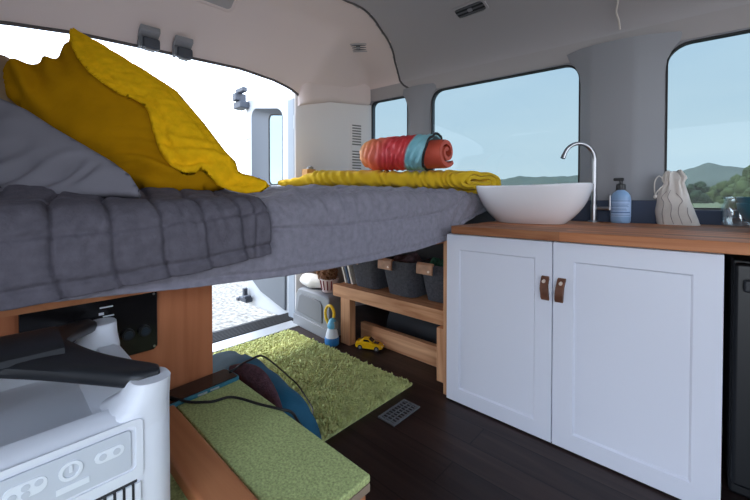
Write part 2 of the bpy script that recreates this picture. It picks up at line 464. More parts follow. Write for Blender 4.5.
# cove moulding that overhangs the D-pillar
mb = MB(); pts = []
rings = []
for k in range(25):
    t = k / 24
    y = lerp(1.722, 2.44, t); x = lerp(-2.375, -2.325, sst(.6, 1, t)) - .05 * (1 - sst(0, .06, t)); z = interp([(0, 1.775), (.12, 1.80), (.45, 1.865), (.7, 1.885), (1, 1.895)], t)
    zt = surf(max(x, RX + .001), min(y, 2.43)).z + .02
    rings.append([(x - .03, y, z - .004), (x - .008, y, z), (x + .008, y, z + .012), (x + .014, y, z + .035), (x + .012, y, max(zt, z + .06)), (x - .10, y, max(zt, z + .06)), (x - .12, y, z)])
mb.loft(rings); struct('trim_8', mb, 'rear_liner_lit', smooth=50)
# louvre vents on the angled face
def dface(y, z, off=0.):
    t = (y - 2.24) / .18; return Vector((lerp(-2.405, -2.345, t) + off * .95, y - off * .31, z))
lv = thing('louvre_vent', 'tall beige louvre vent panel on the rear corner pillar', 'vent', dface(2.33, 1.2))
mb = MB()
mb.add([dface(2.262, z, .006) if s else dface(2.372, z, .006) for z in (1.185, 1.725) for s in (1, 0)] + [dface(2.262, z, -.004) if s else dface(2.372, z, -.004) for z in (1.185, 1.725) for s in (1, 0)],
       [(0, 1, 3, 2), (4, 6, 7, 5), (0, 4, 5, 1), (2, 3, 7, 6), (0, 2, 6, 4), (1, 5, 7, 3)])
build('vent_frame', mb, 'trim_lit', lv)
for z0, z1 in ((1.50, 1.70), (1.20, 1.46)):
    n = int((z1 - z0) / .024)
    for k in range(n):
        z = lerp(z0, z1, (k + .5) / n); m = MB()
        m.add([dface(2.275, z - .006, .013), dface(2.36, z - .006, .013), dface(2.36, z + .006, .007), dface(2.275, z + .006, .007)] + [dface(2.275, z - .006, .003), dface(2.36, z - .006, .003), dface(2.36, z + .006, .003), dface(2.275, z + .006, .003)],
              [(0, 1, 2, 3), (4, 7, 6, 5), (0, 4, 5, 1), (1, 5, 6, 2), (2, 6, 7, 3), (3, 7, 4, 0)])
        build('slat', m, 'slat_grey', lv)

# sliding-door side (behind and left of the camera): wall with the big door opening
mb = MB(); mb.box(-2.5, -.35, NY - .05, NY, 0, 2.0); mb.box(1.60, FX, NY - .05, NY, 0, 2.0); mb.box(-.35, 1.60, NY - .05, NY, 1.86, 2.02)
struct('wall_left', mb, 'trim_grey')
# front end, unseen: dashboard bulkhead, windscreen opening half walled up to block light
mb = MB(); mb.box(FX, FX + .05, NY - .05, WY + .05, 0, .95); mb.box(FX, FX + .05, NY - .05, 1.05, .95, 2.1); struct('wall_front_blocker', mb, 'trim_dark')
# rear wall stubs left of the opening, body jamb on its right
mb = MB(); mb.box(RX - .06, RX, NY - .05, -.2, 0, 1.82); struct('wall_back', mb, 'trim_grey')
mb = MB(); mb.box(RX - .13, RX - .03, 1.70, 1.84, -.08, 1.84); jamb = struct('trim_9', mb, 'body_blue', bevel=.01)
mb = MB(); mb.box(-2.50, -2.474, 1.70, 1.79, 1.58, 1.70); hg = build('hinge_plate', mb, 'body_white', jamb, bevel=.008)
for y, z in ((1.725, 1.61), (1.765, 1.61), (1.725, 1.665), (1.765, 1.665)):
    mb = MB(); mb.tube([(-2.476, y, z), (-2.470, y, z)], .012, 12); build('bolt', mb, 'plastic_grey', hg)
# rear sill: black ribbed tread and bright metal strip
mb = MB(); mb.box(-2.66, -2.47, -.3, 1.76, -.03, .004)
for k in range(7): mb.box(-2.655 + k * .026, -2.643 + k * .026, -.3, 1.75, .004, .010)
struct('trim_10', mb, 'trim_dark')
mb = MB(); mb.box(-2.47, -2.33, -.3, 1.66, -.01, .006); struct('trim_11', mb, 'silver', bevel=.003)
# bumper step outside
mb = MB(); mb.box(-2.86, -2.66, -.55, 2.3, -.26, -.05); struct('trim_12', mb, 'trim_dark', bevel=.02)

# open rear door, swung straight back
DY = 1.75
def door_pt(x, z): return (x, DY, z)
H0, H1 = -2.62, -3.40
def dtop(x): return lerp(1.905, 2.0, (x - H0) / (H1 - H0))
n = 7
def dl(x0, x1, zt0, zb, r, nn=7, y=DY, topf=None):
    out = []
    for cx, top, sgx, sgz, a0 in ((x1, 1, -1, -1, 0), (x0, 1, 1, -1, 90), (x0, 0, 1, 1, 180), (x1, 0, -1, 1, 270)):
        for k in range(nn + 1):
            a = math.radians(a0 + 90 * k / nn); px = cx + sgx * r + r * math.cos(a)
            zz = ((topf(px) if topf else zt0) if top else zb) + sgz * r + r * math.sin(a); out.append((px, y, zz))
    return out
outer = dl(H1, H0, 0, 1.06, .05, topf=dtop); inner = dl(-3.28, -2.735, 0, 1.125, .09, topf=lambda x: lerp(1.80, 1.895, (x + 2.735) / -.545))
mb = MB(); mb.ringplate(outer, inner, (0, .07, 0)); dr = struct('door_1', mb, 'body_white', smooth=35, bevel=.012)
inner2 = dl(-3.06, -2.70, 0, 1.14, .06, y=DY + .10, topf=lambda x: lerp(1.755, 1.815, (x + 2.70) / -.36))
glo = dl(-3.085, -2.725, 0, 1.135, .06, y=DY + .075, topf=lambda x: lerp(1.76, 1.82, (x + 2.70) / -.36))
m = MB(); m.loft([inner, [(lerp(p[0], q[0], .3), DY + .04, lerp(p[2], q[2], .3)) for p, q in zip(inner, glo)], glo], False, False); build('window_recess', m, 'body_panel', dr, smooth=40)
gli = dl(-3.072, -2.735, 0, 1.147, .05, y=DY + .07, topf=lambda x: lerp(1.748, 1.808, (x + 2.70) / -.36))
m = MB(); m.ringplate([(p[0], DY + .07, p[2]) for p in glo], gli, (0, .01, 0)); build('gasket', m, 'rubber', dr)
m = MB(); m.prism([(p[0], DY + .072, p[2]) for p in gli], (0, .006, 0)); build('door_glass', m, 'clear_glass', dr)
m = MB(); m.box(H1, H0, DY, DY + .10, -.06, 1.06); build('lower_skin', m, 'body_white', dr, bevel=.015)
m = MB(); m.prism([(-3.33, DY - .018, .24), (-3.10, DY - .018, .12), (-2.68, DY - .018, .02), (-2.66, DY - .018, .95), (-3.33, DY - .018, .95)], (0, .02, 0)); build('inner_panel', m, 'body_panel', dr, bevel=.012)
m = MB(); m.box(-3.402, -3.30, DY - .002, DY + .001, 1.60, 1.607); build('panel_seam', m, 'body_panel', dr)
m = MB(); m.box(-3.46, -3.31, DY - .10, DY - .005, 1.90, 1.97); m.box(-3.42, -3.34, DY - .13, DY - .02, 1.97, 2.045); m.box(-3.40, -3.24, DY - .11, DY - .06, 2.04, 2.085); build('door_latch', m, 'latch_dark', dr, bevel=.01)
m = MB(); m.box(-3.40, -3.24, DY - .09, DY - .015, -.01, .035); m.box(-3.375, -3.33, DY - .06, DY - .02, .03, .115); m.box(-3.29, -3.24, DY - .10, DY - .03, .03, .06); m.box(-3.43, -3.38, DY - .10, DY - .05, -.015, .02); build('door_latch', m, 'latch_dark', dr, bevel=.01)
# grey moulded wheel-arch/corner trim on the floor behind the bench
mb = MB()
def trimbox(off):
    return [(-2.42, 1.645 + off, 0), (-1.93, 1.605 + off, 0), (-1.93, 1.605 + off, .235), (-1.955, 1.625 + off, .285), (-2.0, 1.64 + off, .297), (-2.33, 1.655 + off, .302), (-2.375, 1.655 + off, .29), (-2.40, 1.655 + off, .25)]
mb.prism(trimbox(0), (0, .19, 0)); t13 = struct('trim_13', mb, 'plastic_grey', bevel=.018, bseg=3)
mb = MB(); mb.prism([(-2.36, 1.634, .115), (-2.01, 1.606, .10), (-2.02, 1.612, .225), (-2.05, 1.620, .252), (-2.30, 1.638, .262), (-2.335, 1.640, .24)], (0, .012, 0)); build('recess_panel', mb, 'plastic_grey_dark', t13, bevel=.006)
mb = MB(); mb.prism([(-2.415, 1.638, .0), (-1.932, 1.599, .0), (-1.932, 1.599, .075), (-2.412, 1.638, .085)], (0, .012, 0)); build('base_strip', mb, 'plastic_grey', t13, bevel=.004)
# dark wheel arch hump behind the bench opening
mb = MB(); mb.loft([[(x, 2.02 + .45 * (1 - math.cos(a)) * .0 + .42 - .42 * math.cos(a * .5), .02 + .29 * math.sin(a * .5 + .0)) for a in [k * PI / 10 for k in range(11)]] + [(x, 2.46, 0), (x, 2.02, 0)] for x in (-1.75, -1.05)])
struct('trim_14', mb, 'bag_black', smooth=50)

# ================================================================== ceiling fittings
def place_on(x, y, off=0.):
    p = surf(x, y); n = surf_n(x, y); return p, n
def vent(x, y, w, h, label, ang, dv=(1, 0, 0)):
    p, n = place_on(x, y)
    ux = Vector(dv); ux = (ux - n * ux.dot(n)).normalized(); uy = n.cross(ux)
    ca, sa = math.cos(ang), math.sin(ang); a, b = ux * ca + uy * sa, uy * ca - ux * sa
    t = thing('air_vent', label, 'vent', p)
    f = lambda q, o: p + a * q[0] + b * q[1] + n * o
    m = MB(); m.ringplate([f(q, -.006) for q in rrect(w + .03, h + .03, h * .32)], [f(q, -.006) for q in rrect(w, h, h * .28)], n * .014); build('vent_rim', m, 'headliner', t, smooth=40)
    m = MB(); m.prism([f(q, -.004) for q in rrect(w, h, h * .28)], n * .005); build('vent_back', m, 'rubber', t)
    for j in range(3):
        yy = lerp(-h / 2, h / 2, (j + .5) / 3); m = MB(); m.prism([f(q, .001) for q in ((-w * .47, yy - .004), (w * .47, yy - .004), (w * .47, yy + .004), (-w * .47, yy + .004))], n * .006); build('louvre', m, 'plastic_grey_dark', t)
    m = MB(); m.prism([f(q, .002) for q in rrect(.03, .024, .006, 3)], n * .006); build('vent_tab', m, 'trim_grey', t)
vent(-2.038, 2.004, .17, .085, 'small oval air vent high on the rear corner of headliner', 0., (.734, .60, .30))
vent(-1.086, 2.056, .19, .085, 'oval air vent in headliner above the big middle window', 0.)
# dome lamp
p, n = place_on(-2.165, .925)
dl_ = thing('dome_lamp', 'white rectangular dome lamp on the ceiling by rear opening', 'lamp', p)
ux = Vector((0, 1, 0)); ux = (ux - n * ux.dot(n)).normalized(); uy = n.cross(ux)
f = lambda q, o: p + ux * q[0] + uy * q[1] + n * o
m = MB(); m.loft([[f(q, -.01) for q in rrect(.26, .15, .04)], [f(q, .012) for q in rrect(.26, .15, .04)], [f(q, .024) for q in rrect(.235, .125, .035)]]); build('lamp_base', m, 'rear_liner_lit', dl_, smooth=30)
m = MB(); m.loft([[f(q, .024) for q in rrect(.21, .10, .025)], [f(q, .034) for q in rrect(.195, .085, .025)]]); build('lens', m, 'header_liner', dl_, smooth=30)
# the two striker housings on the header
def striker(y, first):
    x = -2.405; zt = 1.965
    t = thing('door_striker', ('grey and black latch housing under rear header, %s' % ('nearer the yellow pillow' if first else 'nearer the open rear door')), 'latch', (x, y, zt), 'latch housings on the rear header')
    m = MB(); m.prism([(x - .03, y - .055, zt - .03), (x + .04, y - .055, zt + .012), (x + .04, y + .05, zt + .016), (x - .03, y + .05, zt - .026)], (0, 0, .03)); build('mount_plate', m, 'trim_grey', t, bevel=.006)
    m = MB(); m.box(x - .035, x + .02, y - .035, y + .055, zt - .075, zt - .012); build('housing', m, 'latch_dark', t, bevel=.012)
    m = MB(); m.box(x - .04, x + .015, y - .052, y - .035, zt - .078, zt - .01); build('side_cap', m, 'body_panel', t, bevel=.008)
    m = MB(); m.box(x - .025, x + .01, y - .02, y + .03, zt - .083, zt - .075); build('roller', m, 'plastic_grey', t)
striker(.640, True); striker(.825, False)
# loose cord hanging where headliner meets the pillar
pts = [surf(-.34, 2.25) + Vector((0, 0, -.008)), surf(-.346, 2.312) + Vector((0, 0, -.008)), surf(-.361, 2.36) + Vector((0, -.003, -.008)), surf(-.355, 2.40) + Vector((.0, -.005, -.008)), surf(-.352, 2.435) + Vector((0, -.012, -.01))]
mb = MB(); mb.tube(smooth_path(pts), .0045, 6); solo('hanging_cord', mb, 'linen', 'thin pale cord at the ceiling edge above the grey window pillar', 'cord', pts[-1])

# ================================================================== KITCHEN CABINET + COUNTER
CX0, CX1, CYF = -.931, .052, 1.535
cab = thing('kitchen_cabinet', 'white two door shaker cabinet under the wooden counter', 'cabinet', (-.44, 1.535, 0))
mb = MB(); mb.box(CX0, CX1, CYF + .024, WY - .02, .0, .83); build('body', mb, 'white_paint', cab)
mb = MB(); mb.box(-.969, -.934, 1.563, WY - .02, .0, .80); o = build('side_panel', mb, 'pine_up', cab, bevel=.003); o['label'] = 'bare wood side panel'
def cab_door(x0, x1, ix0, ix1, hx, tilt):
    m = MB()
    def lp(a, b, c, d, y): return [(a, y, c), (b, y, c), (b, y, d), (a, y, d)]
    z0, z1 = .008, .828; iz0, iz1 = .074, .757
    m.ringplate(lp(x0, x1, z0, z1, CYF), lp(ix0, ix1, iz0, iz1, CYF), (0, .022, 0))
    m.ringplate(lp(ix0, ix1, iz0, iz1, CYF + .0001), lp(ix0 + .006, ix1 - .006, iz0 + .006, iz1 - .006, CYF + .007), (0, .015, 0))
    m.box(ix0 + .004, ix1 - .004, CYF + .008, CYF + .022, iz0 + .004, iz1 - .004)
    d = build('door', m, 'white_paint', cab)
    # leather loop handle
    hz0, hz1, w = .592, .690, .030
    pr = [(0, hz1 - .002), (-.010, hz1 - .006), (-.026, hz1 - .030), (-.034, (hz0 + hz1) / 2), (-.030, hz0 + .012), (-.020, hz0), (-.012, hz0 + .006), (-.016, hz0 + .03), (-.016, hz1 - .035), (-.004, hz1 - .018), (0, hz1 - .018)]
    h = MB(); h.loft([[(hx - w / 2 + tilt * (z - hz1) + (.0), CYF - .0005 + y, z) for y, z in pr], [(hx + w / 2 + tilt * (z - hz1), CYF - .0005 + y, z) for y, z in pr]])
    hd = build('handle', h, 'leather_brown', d, bevel=.003)
    r = MB(); r.tube([(hx, CYF - .014, hz1 - .020), (hx, CYF - .028, hz1 - .022)], .0065, 10); build('rivet', r, 'rivet', hd, smooth=40)
cab_door(CX0, -.4435, -.865, -.509, -.468, -.05)
cab_door(-.4390, CX1, -.366, -.018, -.405, .07)
ct = thing('countertop', 'long butcher block wooden countertop on the white cabinet', 'countertop', (-.1, 2, .83))
mb = MB(); mb.box(-.895, 1.25, 1.512, WY - .012, .834, .872); build('slab', mb, 'counter_wood', ct, bevel=.004)
# dark fridge bay to the right of the cabinet
fr = thing('fridge', 'black fridge in the dark bay right of the white cabinet', 'fridge', (.36, 1.9, 0))
mb = MB(); mb.box(.075, .70, 1.70, 2.42, 0, .80); build('body', mb, 'fridge_black', fr, bevel=.01)
mb = MB(); mb.box(.08, .695, 1.66, 1.698, .05, .79); d = build('door', mb, 'fridge_black', fr, bevel=.012)
mb = MB(); mb.box(.10, .60, 1.64, 1.66, .70, .74); build('handle', mb, 'bag_black', d, bevel=.008)
cp = thing('end_panel', 'dark end panel holding up the right end of the counter', 'panel', (1.0, 2, 0))
mb = MB(); mb.box(.98, 1.02, 1.6, WY - .02, 0, .832); build('panel_board', mb, 'trim_dark', cp)

# sink bowl: oval vessel with up-swept ends
SC = Vector((-.692, 2.005, .872))
def bowl_ring(t, inset=0.):
    prof_a = interp([(0, .172), (.06, .186), (.15, .206), (.3, .235), (.45, .256), (.6, .272), (.85, .291), (1, .297)], t) - inset
    prof_b = interp([(0, .105), (.06, .118), (.15, .136), (.3, .160), (.45, .176), (.6, .190), (.85, .206), (1, .212)], t) - inset
    out = []
    for k in range(56):
        a = 2 * PI * k / 56; c, s = math.cos(a), math.sin(a)
        e = .86
        out.append(Vector((SC.x + prof_a * math.copysign(abs(c) ** e, c), SC.y + prof_b * math.copysign(abs(s) ** e, s), SC.z + t * (.196 + .010 * c * c))))
    return out
rings = [bowl_ring(t) for t in (0, .02, .06, .15, .3, .45, .6, .75, .88, .97, 1)]
rings += [[p + Vector((0, 0, .004)) for p in bowl_ring(1, .005)], bowl_ring(.99, .011)]
rings += [bowl_ring(t, .013) for t in (.9, .7, .5, .3, .15, .08)]
sk = thing('vessel_sink', 'white oval vessel sink on the wooden counter', 'sink', SC)
mb = MB(); mb.loft(rings); build('basin', mb, 'ceramic', sk, smooth=70)
mb = MB(); mb.lathe((SC.x, SC.y, SC.z + .016), [(.0, 0), (.025, 0), (.025, .006), (.02, .008)], 20); build('drain', mb, 'steel', sk, smooth=40)
# faucet
FB = Vector((-.452, 2.325, .872))
fc = thing('faucet', 'slim chrome gooseneck faucet behind the white sink', 'faucet', FB)
mb = MB(); mb.lathe(FB, [(.032, 0), (.032, .004), (.024, .010)], 24); build('base_ring', mb, 'steel', fc, smooth=40)
mb = MB(); mb.tube([FB + Vector((0, 0, .006)), FB + Vector((0, 0, .10))], .0165, 20); mb.tube([FB + Vector((0, 0, .10)), FB + Vector((0, 0, .16))], .0135, 20); build('stem', mb, 'steel', fc, smooth=40)
dsp = Vector((-.62, -.78, 0)).normalized(); R_ = .098
path = [FB + Vector((0, 0, z)) for z in (.15, .2, .26, .32, .345)] + [FB + dsp * (R_ - R_ * math.cos(a)) + Vector((0, 0, .345 + R_ * math.sin(a))) for a in [math.radians(q) for q in range(8, 161, 8)]]
mb = MB(); mb.tube(path, .0105, 14); build('spout', mb, 'steel', fc, smooth=40)
t_ = (path[-1] - path[-2]).normalized(); mb = MB(); mb.tube([path[-1], path[-1] + t_ * .022], .0125, 14); build('nozzle', mb, 'steel', fc, smooth=40)
mb = MB(); mb.tube([FB + Vector((.012, 0, .078)), FB + Vector((.080, -.02, .078))], .010, 12); lv_ = build('lever_arm', mb, 'steel', fc, smooth=40)
mb = MB(); mb.tube([FB + Vector((.080, -.02, .070)), FB + Vector((.080, -.02, .150))], .006, 10); build('lever_pin', mb, 'steel', lv_, smooth=40)
# soap bottle
SB = Vector((-.327, 2.33, .872))
sp = thing('soap_bottle', 'pale blue soap bottle with black pump beside the faucet', 'soap bottle', SB)
mb = MB(); mb.lathe(SB, [(.040, 0), (.0455, .006), (.0465, .02), (.0465, .130), (.043, .150), (.033, .166), (.020, .176), (.016, .180), (.016, .186)], 32); build('bottle', mb, 'soap_blue', sp, smooth=45)
mb = MB(); mb.lathe(SB, [(.0471, .035), (.0471, .125)], 32, cap0=False, cap1=False); lb = build('paper_label', mb, 'soap_label', sp, smooth=45)
for (z, h, a0, a1) in ((.118, .004, -2.6, -.4), (.102, .0025, -2.5, -.6), (.095, .0025, -2.5, -.7), (.088, .0025, -2.5, -.6), (.076, .0025, -2.5, -.9), (.070, .0025, -2.5, -.8), (.055, .006, -2.6, -.4), (.042, .002, -2.6, -.4)):
    m = MB(); m.loft([[SB + Vector((.0474 * math.cos(lerp(a0, a1, k / 10)), .0474 * math.sin(lerp(a0, a1, k / 10)), z + q)) for k in range(11)] for q in (0, h)], False, False, closed=False); build('print_line', m, 'soap_ink', lb)
mb = MB(); mb.lathe(SB, [(.022, .180), (.022, .208), (.018, .212), (.008, .214), (.008, .232)], 20); pm = build('pump_collar', mb, 'black_plastic', sp, smooth=40)
mb = MB(); mb.box(SB.x - .034, SB.x + .014, SB.y - .011, SB.y + .011, SB.z + .230, SB.z + .246); build('pump_head', mb, 'black_plastic', pm, bevel=.005)
# drawstring bag leaning at the window
BGP = Vector((-.098, 2.36, .872))
bag = thing('drawstring_bag', 'cream cotton drawstring bag with dark line print leaning by window', 'bag', BGP)
def bag_ring(t):
    z = t * .275
    xl = interp([(0, -.174), (.05, -.180), (.52, -.176), (.7, -.160), (.78, -.147), (.84, -.156), (1, -.138)], t)
    xr = interp([(0, -.004), (.15, -.020), (.35, -.038), (.55, -.053), (.72, -.066), (.78, -.072), (.86, -.062), (1, -.080)], t)
    w = xr - xl; cx = (xl + xr) / 2 - BGP.x
    dth = interp([(0, .10), (.2, .105), (.5, .085), (.76, .055), (.85, .055), (1, .025)], t)
    out = []
    for k in range(96):
        a = 2 * PI * k / 96; c, s = math.cos(a), math.sin(a)
        p = Vector((BGP.x + cx + .5 * w * math.copysign(abs(c) ** .75, c), BGP.y + t * .06 + .5 * dth * math.copysign(abs(s) ** .8, s), BGP.z + z))
        fold = .0055 * math.sin(a * 11 + 3 * t) * sst(.40, .78, t) + .006 * nz(p.x, p.y, p.z, 20) + .003 * math.sin(a * 17 + 9 * t) * sst(.78, .9, t)
        out.append(p + Vector((c, s, 0)) * fold + Vector((0, 0, sst(.8, 1, t) * (.004 * math.sin(2 * a + 1) + .004 * math.sin(7 * a)))))
    return out
mb = MB(); mb.loft([bag_ring(k / 22) for k in range(23)]); build('cloth_body', mb, 'linen', bag, smooth=60)
def bag_front(u, t):
    r = bag_ring(t); w0 = min(p.x for p in r); w1 = max(p.x for p in r); x = lerp(w0, w1, u)
    c = [p for p in r if p.y <= BGP.y + t * .06]; c.sort(key=lambda p: abs(p.x - x)); return Vector((x, c[0].y - .0025, c[0].z))
for ln in ([(.18, .02), (.2, .2), (.24, .4), (.16, .5), (.30, .62)], [(.42, .02), (.40, .15), (.46, .35), (.36, .5), (.44, .64)], [(.62, .02), (.60, .2), (.66, .35), (.78, .45), (.62, .58)], [(.84, .05), (.82, .2), (.86, .32)]):
    pts = [bag_front(*q) for q in smooth_path([(a, b, 0) for a, b in ln], 4) for q in [(q.x, q.y)]]
    m = MB(); m.tube(pts, .0013, 5); build('print_line', m, 'linen_ink', bag)
mb = MB(); mb.tube(smooth_path([(BGP.x - .055, BGP.y + .03, BGP.z + .232), (BGP.x - .068, BGP.y + .0, BGP.z + .250), (BGP.x - .084, BGP.y - .01, BGP.z + .225), (BGP.x - .086, BGP.y - .01, BGP.z + .180), (BGP.x - .080, BGP.y - .02, BGP.z + .150), (BGP.x - .074, BGP.y - .02, BGP.z + .170), (BGP.x - .05, BGP.y + .0, BGP.z + .2)]), .0028, 7); build('drawstring', mb, 'linen', bag, smooth=60)
mb = MB(); mb.ball((BGP.x - .082, BGP.y - .020, BGP.z + .142), .008, sc=(1, 1, 1.4)); build('knot', mb, 'linen', bag, smooth=60)
# glass jar and teal bowls
JP = Vector((.132, 2.365, .872))
mb = MB(); mb.lathe(JP, [(.056, 0), (.064, .006), (.067, .03), (.067, .095), (.058, .112), (.056, .130), (.060, .134), (.060, .140), (.054, .140), (.053, .112), (.063, .094), (.063, .03), (.058, .008), (.02, .006)], 36)
solo('glass_jar', mb, 'jar_glass', 'clear glass jar on the counter beside the teal bowls', 'jar', JP, smooth=50)
for k, (dz, lab) in enumerate(((0, 'lower teal bowl of the nested pair on counter beside jar'), (.038, 'upper teal bowl nested in the other at the photo edge'))):
    mb = MB(); c = Vector((.252, 2.12, .872 + dz))
    mb.lathe(c, [(.070, 0), (.073, .002), (.100, .022), (.128, .052), (.143, .085), (.148, .112), (.146, .114), (.139, .085), (.124, .056), (.096, .028), (.065, .012), (.0, .010)] if k == 0 else [(.062, .0), (.066, .002), (.094, .022), (.121, .045), (.139, .068), (.148, .098), (.146, .100), (.134, .068), (.117, .048), (.090, .027), (.06, .012), (.0, .010)], 40)
    solo('bowl', mb, 'teal_ceramic', lab, 'bowl', c, 'nested teal bowls', smooth=50)

# ================================================================== BED
bed = thing('bed', 'raised bed platform with mattress across the back of the van', 'bed', (-1.7, 1, 0))
mb = MB(); mb.box(-2.36, -1.02, -.5, 2.38, .765, .815); build('platform', mb, 'ply_along', bed)
mb = MB()
def mt(x, y): return 0
mb.box(-2.36, -1.03, -.5, 2.36, .817, .985); build('mattress', mb, 'mattress', bed, bevel=.05, bseg=3)
for (x, y) in ((-2.36, 1.91), (-2.33, .1)):
    mb = MB(); mb.box(x - .04, x + .04, y - .05, y + .05, .0, .765); build('leg', mb, 'pine_up', bed, bevel=.004)
# grey quilt
TOP = [(-.6, .955), (.0, .957), (.24, .957), (.38, .955), (.48, .972), (.56, .990), (.7, 1.016), (.85, 1.034), (1.1, 1.044), (1.58, 1.048), (1.85, 1.040), (2.03, 1.034), (2.2, 1.022), (2.42, 1.02)]
HEM = [(-.6, .80), (.06, .796), (.338, .776), (.6, .762), (.806, .758), (1.057, .760), (1.3, .769), (1.547, .792), (1.64, .822), (1.741, .868), (1.9, .905), (2.118, .930), (2.42, .95)]
def edge_x(y): return -.95 - .05 * sst(1.75, 2.3, y)
def quilt_pt(u, v, top, hem, lift, pat):
    """u: 0 rear .. 1 hem ; v across"""
    y = v; zt = interp(top, y) + lift; ex = edge_x(y) + lift * .9; zh = hem(y)
    R = .075; xa = ex - R
    Lf = xa + 2.37; La = R * PI / 2; Ld = max(.01, zt - R - zh); L = Lf + La + Ld
    s = u * L
    if s < Lf:
        x = -2.37 + s; p = Vector((x, y, lerp(zt, max(zt, 1.012), sst(1.10, 1.30, -x)) + (.028 * math.sin(PI * clamp((-1.0 - x) / 1.6)) ** .8 if x < -1.0 else 0))); nrm = Vector((0, 0, 1))
    elif s < Lf + La:
        a = (s - Lf) / R; p = Vector((xa + R * math.sin(a), y, zt - R + R * math.cos(a))); nrm = Vector((math.sin(a), 0, math.cos(a)))
    else:
        p = Vector((ex, y, zt - R - (s - Lf - La))); nrm = Vector((1, 0, 0))
        q = (s - Lf - La) / .25
        p.x += .012 * q * nz(0, y, 3, 3.0)
    d = pat(p, y, s, L)
    return p + nrm * d
def groove(x, w): return math.exp(-(x / w) ** 2)
def pat_base(p, y, s, L):
    back = L - s     # distance from hem
    d = .007 * nz(p.x, y, p.z, 4.5) + .004 * nz(p.x, y * .6, p.z, 16) + .003 * nz(p.x * .8, y * 1.6, p.z * .5, 38)
    for q in (.018, .148, .30, .46, .62, .78, .94, 1.1, 1.26): d -= .0075 * groove(back - q - .006 * nz(y, q, 0, 5), .0065)
    # crumpled ridges along the top front edge
    amp = sst(.14, .24, back) * (1 - sst(.55, .9, back)) * sst(.5, .8, y)
    d += amp * (.016 * nz(p.x * 3.0 + y * 2, y * 6, 1, 3.) + .014 * abs(nz(p.x * 4, y * 9 - p.x * 5, 2, 3.5)) - .006)
    # pull folds fanning toward the right corner
    g = sst(1.3, 1.9, y)
    d += g * .008 * math.sin((back * 1.0 - (y - 1.2) * .55) * 55 + 3 * nz(y, back, 0, 4)) * clamp(back / .06)
    return d
NU, NV = 190, 440
mb = MB(); mb.grid(lambda u, v: quilt_pt(u * 2 if u < .35 else lerp(.70, 1, (u - .35) / .65), lerp(-.56, 2.40, v), TOP, lambda y: interp(HEM, y), 0., pat_base), NU, NV)
solo('quilt', mb, 'quilt_grey', 'grey stitched quilt spread over the whole bed, hem hanging', 'quilt', (-1.2, 1, .98), smooth=180, solid=.010)
def pat_up(p, y, s, L):
    back = L - s
    d = .014 + .006 * nz(p.x, y, p.z, 5) + .003 * nz(p.x, y, p.z, 20)
    w = y + .012 * nz(back, 0, 5, 9) + .02 * math.sin(back * 9)
    ch = (w / .098) % 1.0; ch = min(ch, 1 - ch) * .098
    d -= .011 * groove(ch, .006) + .0015 * groove(ch, .018); d += .002 * math.sin(PI * clamp(ch / .049))
    for q in (.030, .125, .30, .47): d -= .008 * groove(back - q - .004 * nz(y, q, 0, 8), .0055)
    d += .002 * math.sin(y * 160 + 20 * nz(back, y, 0, 6)) * groove(back - .125, .05)
    d -= .008 * groove(y - .505 - .02 * clamp(back / .3), .006)
    return d
def hem_up(y): return interp([(-.6, .795), (.018, .798), (.338, .816), (.551, .840)], y)
TOP2 = [(-.6, .964), (.24, .965), (.38, .972), (.48, .982), (.60, .994)]
def up_pt(u, v):
    y = lerp(-.54, .555, v)
    e = sst(.50, .555, y)
    p = quilt_pt(.30 + u * 1.6 if u < .25 else lerp(.70, 1, (u - .25) / .75), y - .03 * clamp(u - .75) * 4 * 0, TOP2, hem_up, .012 - .006 * e, pat_up)
    return p
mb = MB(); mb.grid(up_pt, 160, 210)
solo('folded_quilt', mb, 'quilt_shaded', 'second grey channel-stitched quilt layer over the left end of bed', 'quilt', (-1.2, .1, .99), smooth=180, solid=.011)
# ---- pillows (leaning outlines get real puffed thickness)
GA, GU, GV, GN = (-1.236, .083, 1.018), (.6389, .7693, 0), (-.3642, .3025, .8808), (.6776, -.5627, .4735)
gb = [(-.212, .312), (-.125, .270), (-.03, .205), (.067, .145), (.146, .095), (.197, .055), (.234, .006), (.226, -.008), (.163, -.004), (.094, -.008), (.002, -.008), (-.089, -.006), (-.218, -.008), (-.344, -.006), (-.447, .076), (-.527, .232), (-.504, .31), (-.371, .335)]
def wr_g(p, d):
    f = clamp(d / .05)
    a = .016 * nz(p[0] * 1.1 - p[1] * .5, p[1] * 2.0, 0, 7) + .006 * nz(p[0], p[1], 3, 18)
    for (cx, cy, ln, w, an, h) in ((.03, .05, .10, .022, .75, .020), (-.08, .045, .09, .020, .7, .018), (.09, .05, .06, .016, .9, .012), (-.20, .05, .1, .022, .5, .016)):
        dx, dy = p[0] - cx, p[1] - cy; l = dx * math.cos(an) + dy * math.sin(an); t = -dx * math.sin(an) + dy * math.cos(an)
        a -= 1.7 * h * math.exp(-(l / ln) ** 2 - (t / w) ** 2)
    return a * f
pb = thing('pillow', 'grey pillow lying on the left end of bed in front', 'pillow', (-1.3, .05, 1.0))
mb = inflate(gb, GA, GU, GV, GN, .022, .11, .009, .16, wr_g); build('pillow_body', mb, 'pillow_grey', pb, smooth=180)
YA, YU, YV, YN = (-1.283, .34, 1.03), (.5539, .8323, -.0237), (-.4142, .3001, .8593), (.7223, -.4661, .5109)
yb = [(-.530, .44), (-.537, .50), (-.51, .509), (-.459, .493), (-.425, .515), (-.399, .53), (-.389, .62), (-.398, .705), (-.313, .650), (-.214, .586), (-.096, .504), (.013, .422), (.125, .274), (.208, .155), (.240, .119), (.250, .069), (.218, .027), (.159, .008), (.071, .0), (-.001, -.010), (-.095, .020), (-.194, .085), (-.296, .165), (-.403, .273), (-.490, .350)]
